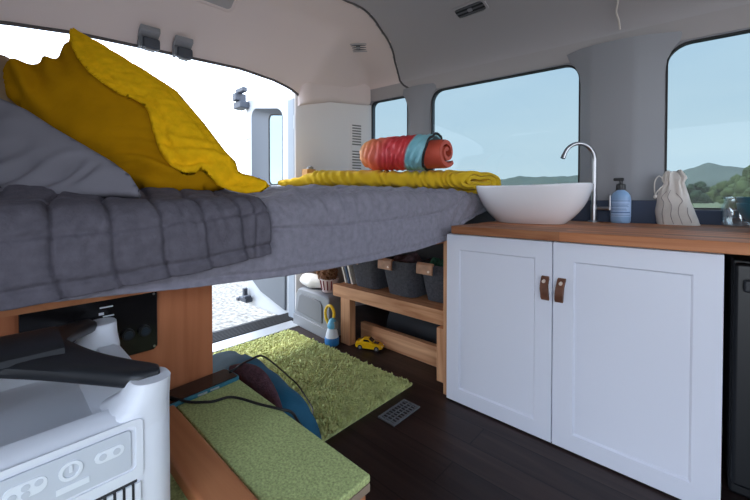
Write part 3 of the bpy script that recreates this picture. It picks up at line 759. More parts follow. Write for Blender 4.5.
def wr_y(p, d):
    f = clamp(d / .04); a = .010 * nz(p[0], p[1], 5, 7) + .004 * nz(p[0], p[1], 9, 24)
    # gathered folds toward the lower right and the upper left opening
    a += .015 * sst(-.28, .05, p[0]) * math.sin((p[1] * 1.0 + p[0] * .12) * 120 + 4 * nz(p[0], p[1], 0, 6)) * (1 - sst(.06, .24, p[1]))
    a += .022 * sst(.28, .44, -p[0]) * math.sin((p[0] * .8 + p[1] * .55) * 85 + 2 * nz(p[0], p[1], 1, 9))
    return a * f
py = thing('sham_pillow', 'mustard yellow pillow with quilted scalloped cover leaning on the bed', 'pillow', (-1.4, .3, 1.02))
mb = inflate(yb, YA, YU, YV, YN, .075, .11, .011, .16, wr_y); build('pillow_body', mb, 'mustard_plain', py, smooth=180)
fl = [(-.40, .725), (-.313, .658), (-.214, .594), (-.096, .512), (.013, .43), (.125, .282), (.208, .161), (.245, .119), (.259, .074), (.302, .059), (.349, .036), (.362, .014), (.339, -.008), (.288, -.012), (.236, .0), (.188, .022), (.154, .045), (.135, .032), (.105, .027), (.07, .045), (.033, .091), (.002, .164), (-.023, .237), (-.046, .276), (-.082, .3), (-.122, .315), (-.181, .356), (-.235, .403), (-.289, .472), (-.34, .561), (-.38, .65)]
def bodydist(p):
    n = len(yb); best = 1e9
    for i in range(n):
        a = yb[i]; b = yb[(i + 1) % n]; dx, dy = b[0] - a[0], b[1] - a[1]
        t = clamp(((p[0] - a[0]) * dx + (p[1] - a[1]) * dy) / (dx * dx + dy * dy)); best = min(best, math.hypot(p[0] - a[0] - t * dx, p[1] - a[1] - t * dy))
    ins = False
    for i in range(n):
        a = yb[i]; b = yb[(i + 1) % n]
        if (a[1] > p[1]) != (b[1] > p[1]) and p[0] < (b[0] - a[0]) * (p[1] - a[1]) / (b[1] - a[1]) + a[0]: ins = not ins
    return best if ins else 0.
def puff(d, k=.16): return math.sqrt(1 - (1 - min(1, d / k)) ** 2)
def wr_f(p, d):
    q = .0
    a = p[0] * .82 + p[1] * .57; b = -p[0] * .57 + p[1] * .82
    q -= .003 * groove(((a / .032) % 1 - .5) * .032, .005) + .003 * groove(((b / .032) % 1 - .5) * .032, .005)
    q += .0045 * nz(p[0], p[1], 2, 30) + .006 * nz(p[0], p[1], 7, 9)
    q -= .012 * groove(d - .030, .006)
    return q * clamp(d / .012)
# the flap drapes on the puffed body: raise its base with the body thickness
flm = inflate(fl, YA, YU, YV, YN, .006, .004, .0085, .02, wr_f)
N_ = Vector(YN); A_ = Vector(YA); U_ = Vector(YU); V_ = Vector(YV)
cu = U_ - 0 * V_
out = []
G = [[U_.dot(U_), U_.dot(V_)], [V_.dot(U_), V_.dot(V_)]]; det = G[0][0] * G[1][1] - G[0][1] * G[1][0]
for v in flm.V:
    w = Vector(v) - A_; b0, b1 = w.dot(U_), w.dot(V_)
    pu = (b0 * G[1][1] - b1 * G[0][1]) / det; pv = (b1 * G[0][0] - b0 * G[1][0]) / det
    d = bodydist((pu, pv)); h = .075 * puff(d) + wr_y((pu, pv), d) * .6 + .010
    # the free tip lies down on the bed
    out.append(Vector(v) + N_ * h + Vector((0, 0, .006 * sst(.25, .36, pu))))
flm.V = [tuple(v) for v in out]
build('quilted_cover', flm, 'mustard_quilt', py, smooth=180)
# tan pillow peeking out behind the yellow one
TA = Vector(YA) - Vector(YN) * .025
tb_ = [(-.86, .36), (-.84, .56), (-.70, .60), (-.565, .560), (-.545, .535), (-.500, .49), (-.46, .40), (-.47, .32), (-.56, .24), (-.72, .20)]
mb = inflate(tb_, TA, YU, YV, YN, .045, .06, .014, .10)
solo('tan_pillow', mb, 'tan_fabric', 'tan pillow showing at the open left end of the mustard cover', 'pillow', (-1.5, .0, 1.3), smooth=180)

# ---- mustard quilt folded into a long flat roll
A0 = Vector((-2.29, 1.515, 1.082)); A1 = Vector((-1.06, 2.165, 1.046)); ax = (A1 - A0); LQ = ax.length; ax.normalize(); side = Vector((-ax.y, ax.x, 0)).normalized()
def ribbon(pts, th):
    """closed loop around a 2D path of given thickness"""
    P = [Vector((a, b, 0)) for a, b in pts]; L = []; R = []
    for i, p in enumerate(P):
        t = (P[min(i + 1, len(P) - 1)] - P[max(i - 1, 0)]).normalized(); n = Vector((-t.y, t.x, 0)); L.append(p + n * th / 2); R.append(p - n * th / 2)
    return L + R[::-1]
def flat_spiral(w, h, turns, gap):
    pts = []; n = 34
    for k in range(int(turns * n) + 1):
        a = 2 * PI * k / n; s = 1 - (k / n) * gap
        c, q = math.cos(a - PI / 2), math.sin(a - PI / 2)
        hh = h / 2 - (k / n) * .0265; ww = w / 2 - (k / n) * .042
        if hh < .006: hh = .006
        pts.append((ww * math.copysign(abs(c) ** .55, c), hh * math.copysign(abs(q) ** .75, q)))
    return pts
sp_ = [(p.x, p.y) for p in smooth_path([(a, b, 0) for a, b in flat_spiral(.34, .132, 2.3, .2)], 2)]
loop = ribbon(sp_, .0205)
rings = []
NS = 170
for i in range(NS + 1):
    t = i / NS; c = A0 + ax * (LQ * t) + Vector((0, 0, .070 * lerp(.50, 1, sst(0, .24, t))))
    e = lerp(.50, 1, sst(0, .24, t))
    ring = []
    for q in loop:
        p = c + ax * (.78 * q.x * sst(.7, 1, t)) + side * (q.x * (1 - .06 * nz(t * 4, 0, 0, 1))) + Vector((0, 0, q.y * e * (1 + .08 * nz(t * 6, 3, 0, 1))))
        dsp_ = .011 * math.sin(t * 135 + q.y * 45 - q.x * 14 + 6 * nz(t * 9, q.x * 4, 0, 1)) * (.35 + .65 * abs(nz(t * 15, q.x * 6, 4, 1.6))) + .006 * nz(t * 34, q.x * 14, q.y * 14, 1) + .008 * nz(t * 11, q.x * 5, q.y * 9, 1)
        o_ = (side * q.x + Vector((0, 0, q.y * 2))).normalized()
        ring.append(p + o_ * dsp_ - ax * (.02 * nz(q.x * 9, q.y * 20, 1, 1) if i == NS else 0))
    rings.append(ring)
mb = MB(); mb.loft(rings)
solo('folded_blanket', mb, 'mustard_fold', 'mustard yellow quilt folded into a long flat roll on the bed', 'blanket', A0, smooth=60)
# ---- rolled puffy blanket (red, orange and pale blue)
rl = thing('rolled_blanket', 'rolled puffy blanket fading orange to red with a pale blue band', 'blanket', RA - Vector((0, 0, .09)))
rs = Vector((-rdir.y, rdir.x, 0)).normalized(); ru = rdir.cross(rs); ru = ru if ru.z > 0 else -ru
Lr = (RB - RA).length
def roll_ring(t, r0, kx=1.12):
    e = math.sqrt(clamp(t / .16)) if t < .16 else 1.; out = []
    for k in range(48):
        a = 2 * PI * k / 48
        r = r0 * (.45 + .55 * e)
        w = a + 5.5 * t * 1.0
        dia = min(abs(((w * .95 + t * 7) % (PI / 1.5)) - PI / 3), abs(((w * .95 - t * 9) % (PI / 1.5)) - PI / 3))
        r += .006 * clamp(dia / .25) + .005 * math.sin(t * 95 + 4 * a + 6 * nz(t * 5, a, 0, 1)) * clamp(dia / .3) + .004 * nz(t * 14, math.cos(a) * 2, math.sin(a) * 2, 1)
        out.append(RA + rdir * (Lr * t + .038 * math.sin(a) * sst(.3, .83, t)) + rs * (r * kx * math.cos(a)) + ru * (r * .98 * math.sin(a)))
    return out
mb = MB(); rr = [roll_ring(k / 70 * .835, .108) for k in range(71)]
e_ = [RA + rdir * (Lr * .835) + (p - RA - rdir * (Lr * .835)) * .86 for p in rr[-1]]
mb.loft(rr + [e_, [p - rdir * .12 for p in e_]], True, True); build('outer_wrap', mb, 'puffy_shell', rl, smooth=60)
mb = MB(); mb.tube(rr[-1] + rr[-1][:1], .008, 8, False); build('edge_binding', mb, 'puffy_black', rl, smooth=60)
sp2 = []
for k in range(90):
    a = k / 90 * 2 * PI * 1.75; r = .016 + .082 * (k / 89); sp2.append((r * math.cos(a + 1) * 1.15, r * math.sin(a + 1) * .95))
loop = ribbon(sp2, .027)
mb = MB(); rings = []
for t in (.72, .78, .84, .90, .95, .985, 1.0):
    sc_ = 1.0 if t < .97 else (.97 if t < .99 else .93)
    rings.append([RA + rdir * (Lr * (t + .05 * (q.x * 4) * (t > .8))) + rs * (q.x * sc_) + ru * (q.y * sc_ - .006) for q in loop])
mb.loft(rings); build('inner_coil', mb, 'puffy_red', rl, smooth=50)
mb = MB(); P1 = RA + rdir * (Lr * .85) - rs * .088 - ru * .02
mb.prism([P1, P1 + rdir * .030 - ru * .034, P1 + rdir * .050 - ru * .03, P1 + rdir * .030 + ru * .016], -rs * .004); build('care_label', mb, 'white_cloth', rl)
# small wooden block and dark cloth at the back of the bed
bl = thing('toy_block', 'small wooden block with grey top at the back of the bed', 'toy', (-2.305, 1.717, 1.055))
mb = MB(); mb.box(-2.34, -2.27, 1.675, 1.76, 1.055, 1.240); build('block', mb, 'block_wood', bl, bevel=.004)
mb = MB(); mb.lathe((-2.30, 1.725, 1.240), [(.028, 0), (.026, .018), (.012, .026)], 14); build('grey_cap', mb, 'plastic_grey', bl, smooth=40)
mb = MB()
def crump(u, v):
    x = lerp(-2.14, -1.97, v); y = lerp(1.02, 1.22, u); return (x, y, 1.072 + .075 * math.sin(PI * u) * math.sin(PI * v) * (.6 + .8 * abs(nz(u * 3, v * 3, 0, 1.7))))
mb.grid(crump, 24, 20); solo('crumpled_cloth', mb, 'cloth_dark', 'dark crumpled cloth by the mustard pillow tip at back of bed', 'cloth', (-2.05, 1.12, 1.06), smooth=180, solid=.006)

# ================================================================== UNDER THE BED
bx = thing('plywood_box', 'reddish plywood cupboard under the left of the bed', 'cupboard', (-1.6, 0, 0))
mb = MB(); mb.box(-1.09, -1.07, -.5, .443, .0, .763); build('front_panel', mb, 'ply_red', bx, bevel=.002)
mb = MB(); mb.box(-2.1, -1.09, .40, .443, .0, .763); build('side_board', mb, 'ply_red', bx)
ep = thing('switch_panel', 'black electrical switch panel mounted on the plywood under the bed', 'switch panel', (-1.07, .2, .6))
mb = MB(); mb.prism([(-1.069, .035, .605), (-1.069, .285, .605), (-1.069, .294, .614), (-1.069, .294, .76), (-1.069, .035, .76)], (.012, 0, 0)); build('plate', mb, 'screen_black', ep, bevel=.002)
for y in (.192, .228, .264):
    m = MB(); m.tube([(-1.058, y, .661), (-1.048, y, .661)], .014, 20); k_ = build('socket', m, 'black_plastic', ep, smooth=40)
    m = MB(); m.tube([(-1.049, y, .661), (-1.0465, y, .661)], .0095, 20); build('socket_cap', m, 'socket_blue', k_, smooth=40)
for y0, y1, z, h in ((.172, .198, .738, .003), (.170, .180, .722, .006), (.178, .200, .716, .003), (.172, .176, .69, .003), (.194, .199, .69, .003), (.105, .112, .71, .003), (.118, .124, .71, .003)):
    m = MB(); m.box(-1.0575, -1.0555, y0, y1, z, z + h); build('mark', m, 'white_plastic', ep)
for y, z in ((.286, .614), (.286, .752)):
    m = MB(); m.tube([(-1.058, y, z), (-1.055, y, z)], .003, 10); build('screw', m, 'steel', ep)
# wheel-arch bench made of pine
bn = thing('pine_bench', 'low pine bench over the wheel arch carrying the baskets', 'bench', (-1.45, 1.65, 0))
mb = MB(); mb.box(-1.925, -.992, 1.640, 1.678, .318, .400); build('top_rail', mb, 'pine', bn, bevel=.003)
mb = MB(); mb.box(-1.91, -.992, 1.680, 2.30, .378, .397); build('shelf_board', mb, 'pine', bn)
mb = MB(); mb.box(-1.848, -1.755, 1.645, 1.70, .0, .317); build('post', mb, 'pine_up', bn, bevel=.003)
mb = MB(); mb.box(-1.036, -.972, 1.605, 1.66, .03, .317); build('post', mb, 'pine_up', bn, bevel=.003)
mb = MB(); mb.box(-1.79, -.995, 1.785, 1.825, .0, .122); build('lower_rail', mb, 'pine', bn, bevel=.003)
# felt baskets
def basket(x, y, label, wid, cont, ry=0.):
    h = .215; z0 = .401; t = thing('storage_basket', label, 'basket', (x, y, z0), 'felt baskets on the pine bench')
    rings = []
    def rg(k, ins):
        w = lerp(wid * .90, wid * 1.12, k) - ins; d = lerp(.23, .27, k) - ins
        return [(x + a - .02 * k, y + .13 + b, z0 + max(k * h, .008 if ins else 0)) for a, b in rrect(w, d, .05, 6)]
    m = MB(); m.loft([rg(k, 0) for k in (0, .1, .2, .3, .4, .5, .6, .7, .8, .9, 1)] + [rg(1, .016), rg(.5, .016), rg(.02, .016)]); build('felt_body', m, 'felt_dark', t, smooth=45)
    yf = y + .13 - .135; xc = x - .02 - wid * .56 + .062
    pr = [(yf + .008, .222), (yf - .005, .226), (yf - .020, .214), (yf - .022, .160), (yf - .008, .154), (yf - .006, .205), (yf + .008, .212)]
    hw = .055
    m = MB(); m.loft([[(xc - hw, a, z0 + b) for a, b in pr], [(xc + hw, a, z0 + b) for a, b in pr]]); hd = build('handle', m, 'leather_tan', t, bevel=.002)
    m = MB(); m.tube([(xc + .035, yf - .021, z0 + .178), (xc + .035, yf - .027, z0 + .178)], .007, 10); build('rivet', m, 'rivet', hd, smooth=40)
    m = MB(); m.grid(lambda u, v: (x - .02 + (u - .5) * wid * .95, y + .13 + (v - .5) * .22, z0 + h * .88 + .055 * nz(u * 3 + x * 7, v * 3, 0, 1.6) + .045 * math.sin(PI * u) * math.sin(PI * v)), 20, 16); tag(build('clothes', m, cont[0], None, smooth=180), cont[1], 'clothes')
basket(-1.680, 1.70, 'dark felt basket nearest the open rear door', .235, ('bag_black', 'black cloth in the basket nearest the open rear door'))
basket(-1.380, 1.70, 'dark felt basket in the middle of the three', .235, ('plum_cloth', 'dark plum cloth in the middle felt basket'))
basket(-1.132, 1.74, 'dark felt basket pushed against the white cabinet', .190, ('green_cloth', 'green patterned cloth in the basket beside the cabinet'))
# clutter at the rear end of the bench
def lump(c, r, sc, amp, fr, nu=28, nv=18):
    m = MB(); c = Vector(c)
    m.ball(c, r, nu, nv, sc, lambda p: p + (p - c).normalized() * (amp * nz(p.x, p.y, p.z, fr))); return m
mb = lump((-2.262, 1.725, .352), .092, (1.45, .62, .60), .028, 13)
solo('cloth_bundle', mb, 'white_cloth', 'white crumpled cloth bundle on the grey wheel trim', 'cloth', (-2.262, 1.725, .305), smooth=180)
pp = (-2.075, 1.735, .303)
mb = MB(); mb.lathe(pp, [(.052, 0), (.056, .004), (.070, .085), (.074, .10), (.068, .10), (.060, .06), (.0, .05)], 24); pt_ = solo('pot', mb, 'pot_pink', 'pale pink pot with red streaks beside the white cloth bundle', 'pot', pp, smooth=40)
for k in range(5):
    a = -2.3 + k * .45; m = MB(); m.tube([(pp[0] + lerp(.058, .071, t) * math.cos(a), pp[1] + lerp(.058, .071, t) * math.sin(a), pp[2] + .02 + .07 * t) for t in (0, .5, 1)], .005, 6); build('red_streak', m, 'red_cloth', pt_)
# curly brown yarn hair sticking out of the pot
dl2 = thing('rag_doll', 'curly brown haired rag doll stuffed in the pink pot', 'doll', (-2.115, 1.75, .40))
mb = lump((-2.115, 1.75, .432), .056, (1, 1, 1), .01, 20); build('head', mb, 'curly_brown', dl2, smooth=180)
mb = MB(); rnd = random.Random(3)
for k in range(70):
    a = rnd.uniform(0, 2 * PI); e = rnd.uniform(-.6, 1.2); c = Vector((-2.115 + .062 * math.cos(a) * math.cos(e), 1.75 + .062 * math.sin(a) * math.cos(e), .432 + .066 * math.sin(e)))
    r = rnd.uniform(.012, .02); b = rnd.uniform(0, 6); mb.tube([c + Vector((r * math.cos(b + q), .5 * r * math.sin(b * 2 + q), r * math.sin(b + q))) + Vector((0, 0, -.002 * q)) for q in [i * .7 for i in range(12)]], .0055, 5)
o = build('hair', mb, 'curly_brown', dl2, smooth=180); o['kind'] = 'stuff'
mb = lump((-2.0, 1.93, .49), .10, (1.0, .8, .85), .035, 12)
solo('red_cloth', mb, 'red_cloth', 'dark red cloth heaped behind the curly haired doll', 'cloth', (-2.0, 1.93, .40), smooth=180)
for k, (x, dx, m_, lab) in enumerate(((-1.925, .0, 'paper', 'pale leaning booklet furthest from the first basket'), (-1.892, .006, 'book_blue', 'dark blue leaning booklet between two pale ones'), (-1.860, .012, 'paper', 'pale leaning booklet touching the first basket'))):
    mb = MB(); xf = lambda v, x=x: Vector((x + v.x - v.z * .36 + .055, 1.715 + v.y, .402 + v.z))
    mb.box(-.008, .008, 0, .13, 0, .17, xf); solo('booklet', mb, m_, lab, 'book', (x, 1.715, .402), 'booklets leaning on the bench')
# toy lantern
LP = Vector((-1.864, 1.580, 0))
la = thing('toy_lantern', 'blue and white toy lantern with yellow handle beside the bench post', 'lantern', LP)
mb = MB(); mb.lathe(LP, [(.044, 0), (.050, .006), (.051, .045), (.047, .055)], 24); build('base', mb, 'blue_plastic', la, smooth=40)
mb = MB(); mb.lathe(LP + Vector((0, 0, .054)), [(.046, 0), (.040, .03), (.032, .055), (.026, .065)], 24); build('lamp_shade', mb, 'white_plastic', la, smooth=40)
mb = MB(); mb.lathe(LP + Vector((.006, 0, .118)), [(.032, 0), (.036, .012), (.034, .03), (.022, .055), (.012, .066)], 24); build('cap', mb, 'pale_blue_plastic', la, smooth=40)
mb = MB(); mb.box(LP.x + .018, LP.x + .045, LP.y - .012, LP.y + .02, .115, .165); build('hinge', mb, 'grey_plastic', la, bevel=.006)
hp = [LP + Vector((-.016, -.006, .125)), LP + Vector((-.052, -.006, .165)), LP + Vector((-.062, -.006, .215)), LP + Vector((-.040, -.006, .257)), LP + Vector((-.002, -.006, .266)), LP + Vector((.026, -.006, .235)), LP + Vector((.028, -.006, .195))]
mb = MB(); mb.tube(smooth_path(hp), .010, 10); build('handle', mb, 'yellow_plastic', la, smooth=60)
# toy car
CP = Vector((-1.628, 1.712, 0)); cd = Vector((.90, .43, 0)).normalized(); cs = Vector((-cd.y, cd.x, 0))
car = thing('toy_car', 'small yellow toy sports car on the floor by the pine bench', 'toy car', CP)
def cpnt(l, w, z): return CP + cd * l + cs * w + Vector((0, 0, z))
def car_sec(l, hw, zb, zt, r): return [cpnt(l, w, z) for w, z in ((-hw, zb), (-hw, zt - r), (-hw + r, zt), (hw - r, zt), (hw, zt - r), (hw, zb))]
secs = [(-.095, .030, .022, .040, .008), (-.088, .037, .014, .050, .010), (-.05, .040, .012, .053, .012), (-.01, .039, .012, .050, .012), (.035, .039, .012, .046, .012), (.070, .038, .013, .039, .010), (.088, .034, .016, .030, .008), (.094, .026, .018, .025, .004)]
mb = MB(); mb.loft([car_sec(*q) for q in secs]); build('body', mb, 'car_yellow', car, smooth=35)
cab_s = [(-.066, .028, .050, .053, .002), (-.045, .029, .050, .070, .008), (-.005, .028, .049, .072, .008), (.022, .030, .047, .051, .002)]
mb = MB(); mb.loft([car_sec(*q) for q in cab_s]); build('roof', mb, 'car_yellow', car, smooth=35)
mb = MB(); mb.add([cpnt(.024, -.026, .0525), cpnt(.024, .026, .0525), cpnt(.000, .022, .0725), cpnt(.000, -.022, .0725)], [(0, 1, 2, 3)]); build('windscreen', mb, 'screen_black', car, solid=.001)
for sgn in (-1, 1):
    mb = MB(); mb.add([cpnt(-.040, sgn * .0300, .054), cpnt(.010, sgn * .0300, .053), cpnt(-.004, sgn * .0285, .067), cpnt(-.036, sgn * .0285, .067)], [(0, 1, 2, 3)]); build('side_window', mb, 'screen_black', car, solid=.001)
mb = MB(); mb.loft([[cpnt(l, w, z) for w in (-.016, .016)] + [cpnt(l, w, z - .003) for w in (.016, -.016)] for l, z in ((.030, .0478), (.062, .0425))]); build('bonnet_scoop', mb, 'screen_black', car)
for l in (-.058, .056):
    for sgn in (-1, 1):
        m = MB(); m.tube([cpnt(l, sgn * .027, .016), cpnt(l, sgn * .042, .016)], .0165, 18); w = build('wheel', m, 'tyre', car, smooth=40)
        m = MB(); m.tube([cpnt(l, sgn * .0415, .016), cpnt(l, sgn * .0428, .016)], .009, 12); build('hub_cap', m, 'plastic_grey', w)
for sgn in (-1, 1):
    m = MB(); m.ball(cpnt(.089, sgn * .022, .026), .005, 8, 6); build('headlight', m, 'white_plastic', car, smooth=60)
# rug with shaggy pile
rug = thing('rug', 'lime green shaggy rug on the dark floor under the bed', 'rug', (-1.7, 1, 0))
RX0, RX1, RY0, RY1 = -2.285, -1.135, .50, 1.52
mb = MB(); mb.box(RX0, RX1, RY0, RY1, .0, .010); build('backing', mb, 'rug_green', rug)
mb = MB(); rnd = random.Random(5); st = .0135
ny = int((RY1 - RY0) / st); nx = int((RX1 - RX0) / st)
for i in range(nx + 1):
    for j in range(ny + 1):
        x = RX0 + i * st + rnd.uniform(-.4, .4) * st; y = RY0 + j * st + rnd.uniform(-.4, .4) * st
        h = rnd.uniform(.009, .021); lx, ly = rnd.uniform(-.012, .012), rnd.uniform(-.012, .012); r = rnd.uniform(.006, .0085); a = rnd.uniform(0, 2)
        b = [(x + r * math.cos(a + 2 * PI * k / 3), y + r * math.sin(a + 2 * PI * k / 3), .008) for k in range(3)]
        m_ = [(x + lx * .4 + 1.15 * r * math.cos(a + .4 + 2 * PI * k / 3), y + ly * .4 + 1.15 * r * math.sin(a + .4 + 2 * PI * k / 3), .008 + h * .6) for k in range(3)]
        mb.add(b + m_ + [(x + lx, y + ly, .008 + h)], [(0, 1, 4, 3), (1, 2, 5, 4), (2, 0, 3, 5), (3, 4, 6), (4, 5, 6), (5, 3, 6)])
o = build('pile', mb, 'rug_green', rug, smooth=180); o['kind'] = 'stuff'
# floor vent
fv = thing('floor_vent', 'dark metal floor register set in the floor beside the rug', 'vent', (-1.03, 1.285, 0))
mb = MB(); mb.ringplate([(-1.082, 1.19, .0), (-.985, 1.19, .0), (-.985, 1.385, .0), (-1.082, 1.385, .0)], [(-1.072, 1.20, .0), (-.995, 1.20, .0), (-.995, 1.375, .0), (-1.072, 1.375, .0)], (0, 0, .006)); build('vent_frame', mb, 'plastic_grey_dark', fv)
mb = MB(); mb.box(-1.072, -.995, 1.20, 1.375, .0005, .002); build('vent_back', mb, 'rubber', fv)
for k in range(9):
    y = 1.20 + .175 * (k + .5) / 9; m = MB(); m.box(-1.072, -.995, y - .0025, y + .0025, .002, .005); build('slat', m, 'plastic_grey_dark', fv)
for k in range(2):
    x = -1.072 + .077 * (k + 1) / 3; m = MB(); m.box(x - .002, x + .002, 1.20, 1.375, .0022, .0056); build('bar', m, 'plastic_grey_dark', fv)

# ================================================================== FOREGROUND
st_ = thing('carpeted_step', 'wooden step box topped with green carpet in the foreground', 'step', (-.75, .4, 0))
mb = MB(); mb.box(-1.060, -.470, .315, .483, .0, .455); build('box', mb, 'ply_along', st_, bevel=.003)
mb = MB(); mb.box(-1.062, -.462, .314, .488, .456, .472); o = build('carpet_top', mb, 'carpet_green', st_, bevel=.004)
mb = MB(); mb.box(-.4695, -.4625, .316, .486, .440, .4555); build('carpet_edge', mb, 'carpet_weave', st_)
lw = thing('carpeted_platform', 'lower green carpeted wooden platform under the power station', 'platform', (-.75, 0, 0))
mb = MB(); mb.box(-1.060, -.30, -.45, .312, .0, .432); build('box', mb, 'ply_along', lw)
mb = MB(); mb.box(-1.060, -.30, -.45, .312, .433, .445); build('carpet_top', mb, 'carpet_green', lw)
mb = MB(); mb.box(-1.055, -.42, .236, .309, .446, .482)
solo('timber_rail', mb, 'ply_along', 'thick orange timber rail between the step carpet and power station', 'timber', (-.7, .27, .446), bevel=.008, bseg=3)
# phone in teal case with charging cable
ph = thing('phone', 'black phone in a teal case on the green carpeted step', 'phone', (-1.02, .38, .474))
pa = Vector((-.986, .487, .4735)); ud = Vector((.014, -.22, 0)); wd = Vector((-.078, -.008, 0))
def slab(o0, z0, z1, ins):
    c = o0 + ud / 2 + wd / 2; u_, w_ = ud.normalized(), wd.normalized()
    out = []
    for a, b in rrect(ud.length - 2 * ins, wd.length - 2 * ins, .010, 4): out.append(c + u_ * a + w_ * b)
    return [[Vector((p.x, p.y, z)) for p in out] for z in (z0, z1)]
mb = MB(); mb.loft(slab(pa, .4735, .4845, 0)); build('case', mb, 'teal_case', ph, bevel=.002)
mb = MB(); mb.loft(slab(pa, .4845, .4858, .004)); build('screen', mb, 'screen_black', ph)
for t in (.35, .5):
    c = pa + ud * t + Vector((.0015, 0, .0055)); m = MB(); m.box(c.x - .001, c.x + .0015, c.y - .012, c.y + .012, c.z - .002, c.z + .002); build('side_button', m, 'silver', ph)
cpts = [(-1.02, .30, .490), (-.985, .318, .487), (-.960, .339, .480), (-.935, .362, .480), (-.919, .382, .480), (-.910, .415, .480), (-.882, .434, .480), (-.819, .456, .480), (-.760, .478, .482), (-.742, .500, .470), (-.745, .53, .42), (-.80, .70, .16), (-1.05, .80, .060), (-1.199, .86, .046), (-1.226, .915, .046), (-1.274, .968, .046), (-1.361, 1.005, .048), (-1.458, 1.01, .09), (-1.404, .924, .18), (-1.266, .772, .33), (-1.121, .632, .455), (-1.081, .567, .475), (-1.056, .52, .482), (-1.035, .496, .486), (-1.03, .475, .487)]
mb = MB(); mb.tube(smooth_path(cpts, 6), .0034, 7); solo('charging_cable', mb, 'cable_black', 'thin black charging cable looping from the phone over the rug', 'cable', cpts[0], smooth=180)
# blue fabric bag slumped between step and rug
bb = thing('fabric_bag', 'slumped blue fabric bag with plum lining between step and rug', 'bag', (-1.25, .72, .03))
def bagsec(t):
    c = Vector(interp3([(0, (-1.66, .68, .13)), (.2, (-1.48, .65, .17)), (.5, (-1.20, .605, .21)), (.75, (-1.02, .595, .205)), (1, (-.86, .588, .19))], t))
    return c
def interp3(tab, x): return [interp([(a, b[i]) for a, b in tab], x) for i in range(3)]
rings = []
for k in range(25):
    t = k / 24; c = bagsec(t); r = interp([(0, .05), (.06, .13), (.2, .19), (.45, .215), (.7, .205), (.95, .195), (.985, .18), (1, .15)], t)
    d = (bagsec(min(1, t + .02)) - bagsec(max(0, t - .02))).normalized(); s_ = Vector((-d.y, d.x, 0)).normalized(); 
    ring = []
    for j in range(28):
        a = 2 * PI * j / 28; p = c + s_ * (r * .62 * math.cos(a)) + Vector((0, 0, r * 1.0 * math.sin(a)))
        p += (p - c).normalized() * (.014 * nz(p.x, p.y, p.z, 9) + .005 * nz(p.x, p.y, p.z, 28)); p.z = max(p.z, .034); p.y = max(p.y, .497)
        ring.append(p)
    rings.append(ring)
mb = MB(); mb.loft(rings); build('outer', mb, 'blue_fabric', bb, smooth=180)
rings = []
for k in range(15):
    t = k / 14; c = Vector((lerp(-1.13, -.80, t), .512, lerp(.44, .385, t) + .015 * math.sin(PI * t))); r = .055 * math.sin(PI * clamp(t * .9 + .07)) + .004
    rings.append([c + Vector((0, .36 * r * math.cos(a), r * math.sin(a) - .0)) + Vector((0, .012 + .02 * math.sin(PI * t), 0)) for a in [2 * PI * j / 16 for j in range(16)]])
mb = MB(); mb.loft(rings); o = build('lining', mb, 'plum_fabric', bb, smooth=180); o['label'] = 'plum coloured lining'

# power station -------------------------------------------------------
ps = thing('power_station', 'pale grey portable power station with black top handle in the foreground', 'power station', (-.84, -.05, .446))
PX1, PX0, PY1, PY0 = -.615, -1.045, .195, -.34
pcx, pcy = (PX0 + PX1) / 2, (PY0 + PY1) / 2
def psr(z, ins, r=.032): return [(pcx + a, pcy + b, z) for a, b in rrect(PX1 - PX0 - 2 * ins, PY1 - PY0 - 2 * ins, r, 6)]
mb = MB(); mb.loft([psr(.447, .012), psr(.459, 0), psr(.655, 0), psr(.672, .004, .03), psr(.680, .016, .03), psr(.681, .045, .03), psr(.640, .085, .03)]); build('body', mb, 'power_grey', ps, smooth=40)
# four raised corner horns that carry the handle
def horn(cx, cy, sx, sy):
    m = MB(); rings = []
    for z, g in ((.655, 1.0), (.676, 1.0), (.684, .88), (.694, .76), (.706, .69), (.714, .66), (.718, .62)):
        a, b = .10 * g, .085 * g
        x0, x1 = (cx - a, cx) if sx > 0 else (cx, cx + a); y0, y1 = (cy - b, cy) if sy > 0 else (cy, cy + b)
        w = rrect(x1 - x0, y1 - y0, min(.032, .45 * min(a, b)), 5)
        rings.append([((x0 + x1) / 2 + p, (y0 + y1) / 2 + q, z) for p, q in w])
    m.loft(rings); build('corner_horn', m, 'power_grey', ps, smooth=40)
for cx, cy, sx, sy in ((PX1, PY1, 1, 1), (PX0, PY1, -1, 1), (PX1, PY0, 1, -1), (PX0, PY0, -1, -1)): horn(cx, cy, sx, sy)
mb = MB()
def bar(p0, p1, w0, w1, th, n=16, sag=0., r0=True):
    p0, p1 = Vector(p0), Vector(p1); d = (p1 - p0).normalized(); s_ = Vector((-d.y, d.x, 0)).normalized(); rings = []
    for k in range(n + 1):
        t = k / n; w = w0 + (w1 - w0) * t ** 2.2; e = math.sqrt(1 - (1 - min(1, t / .12)) ** 2) * .9 + .1 if r0 else 1.
        c = p0.lerp(p1, t) + Vector((0, 0, sag * math.sin(PI * t)))
        rings.append([c + s_ * (math.copysign(abs(math.cos(a)) ** .7, math.cos(a)) * w / 2 * e) + Vector((0, 0, math.copysign(abs(math.sin(a)) ** .7, math.sin(a)) * th / 2)) for a in [2 * PI * q / 16 for q in range(16)]])
    mb.loft(rings)
hub = Vector((-.855, .02, .742)); hub2 = Vector((-.855, -.17, .742))
bar((-.642, .180, .712), hub, .052, .15, .030, sag=-.004)
bar((-1.015, .145, .716), hub, .055, .16, .030)
bar((-.65, -.315, .714), hub2, .055, .15, .030)
bar((-1.00, -.315, .714), hub2, .055, .15, .030)
bar(hub2 + Vector((0, -.06, 0)), hub + Vector((0, .06, 0)), .15, .15, .036)
build('top_handle', mb, 'handle_black', ps, smooth=40)
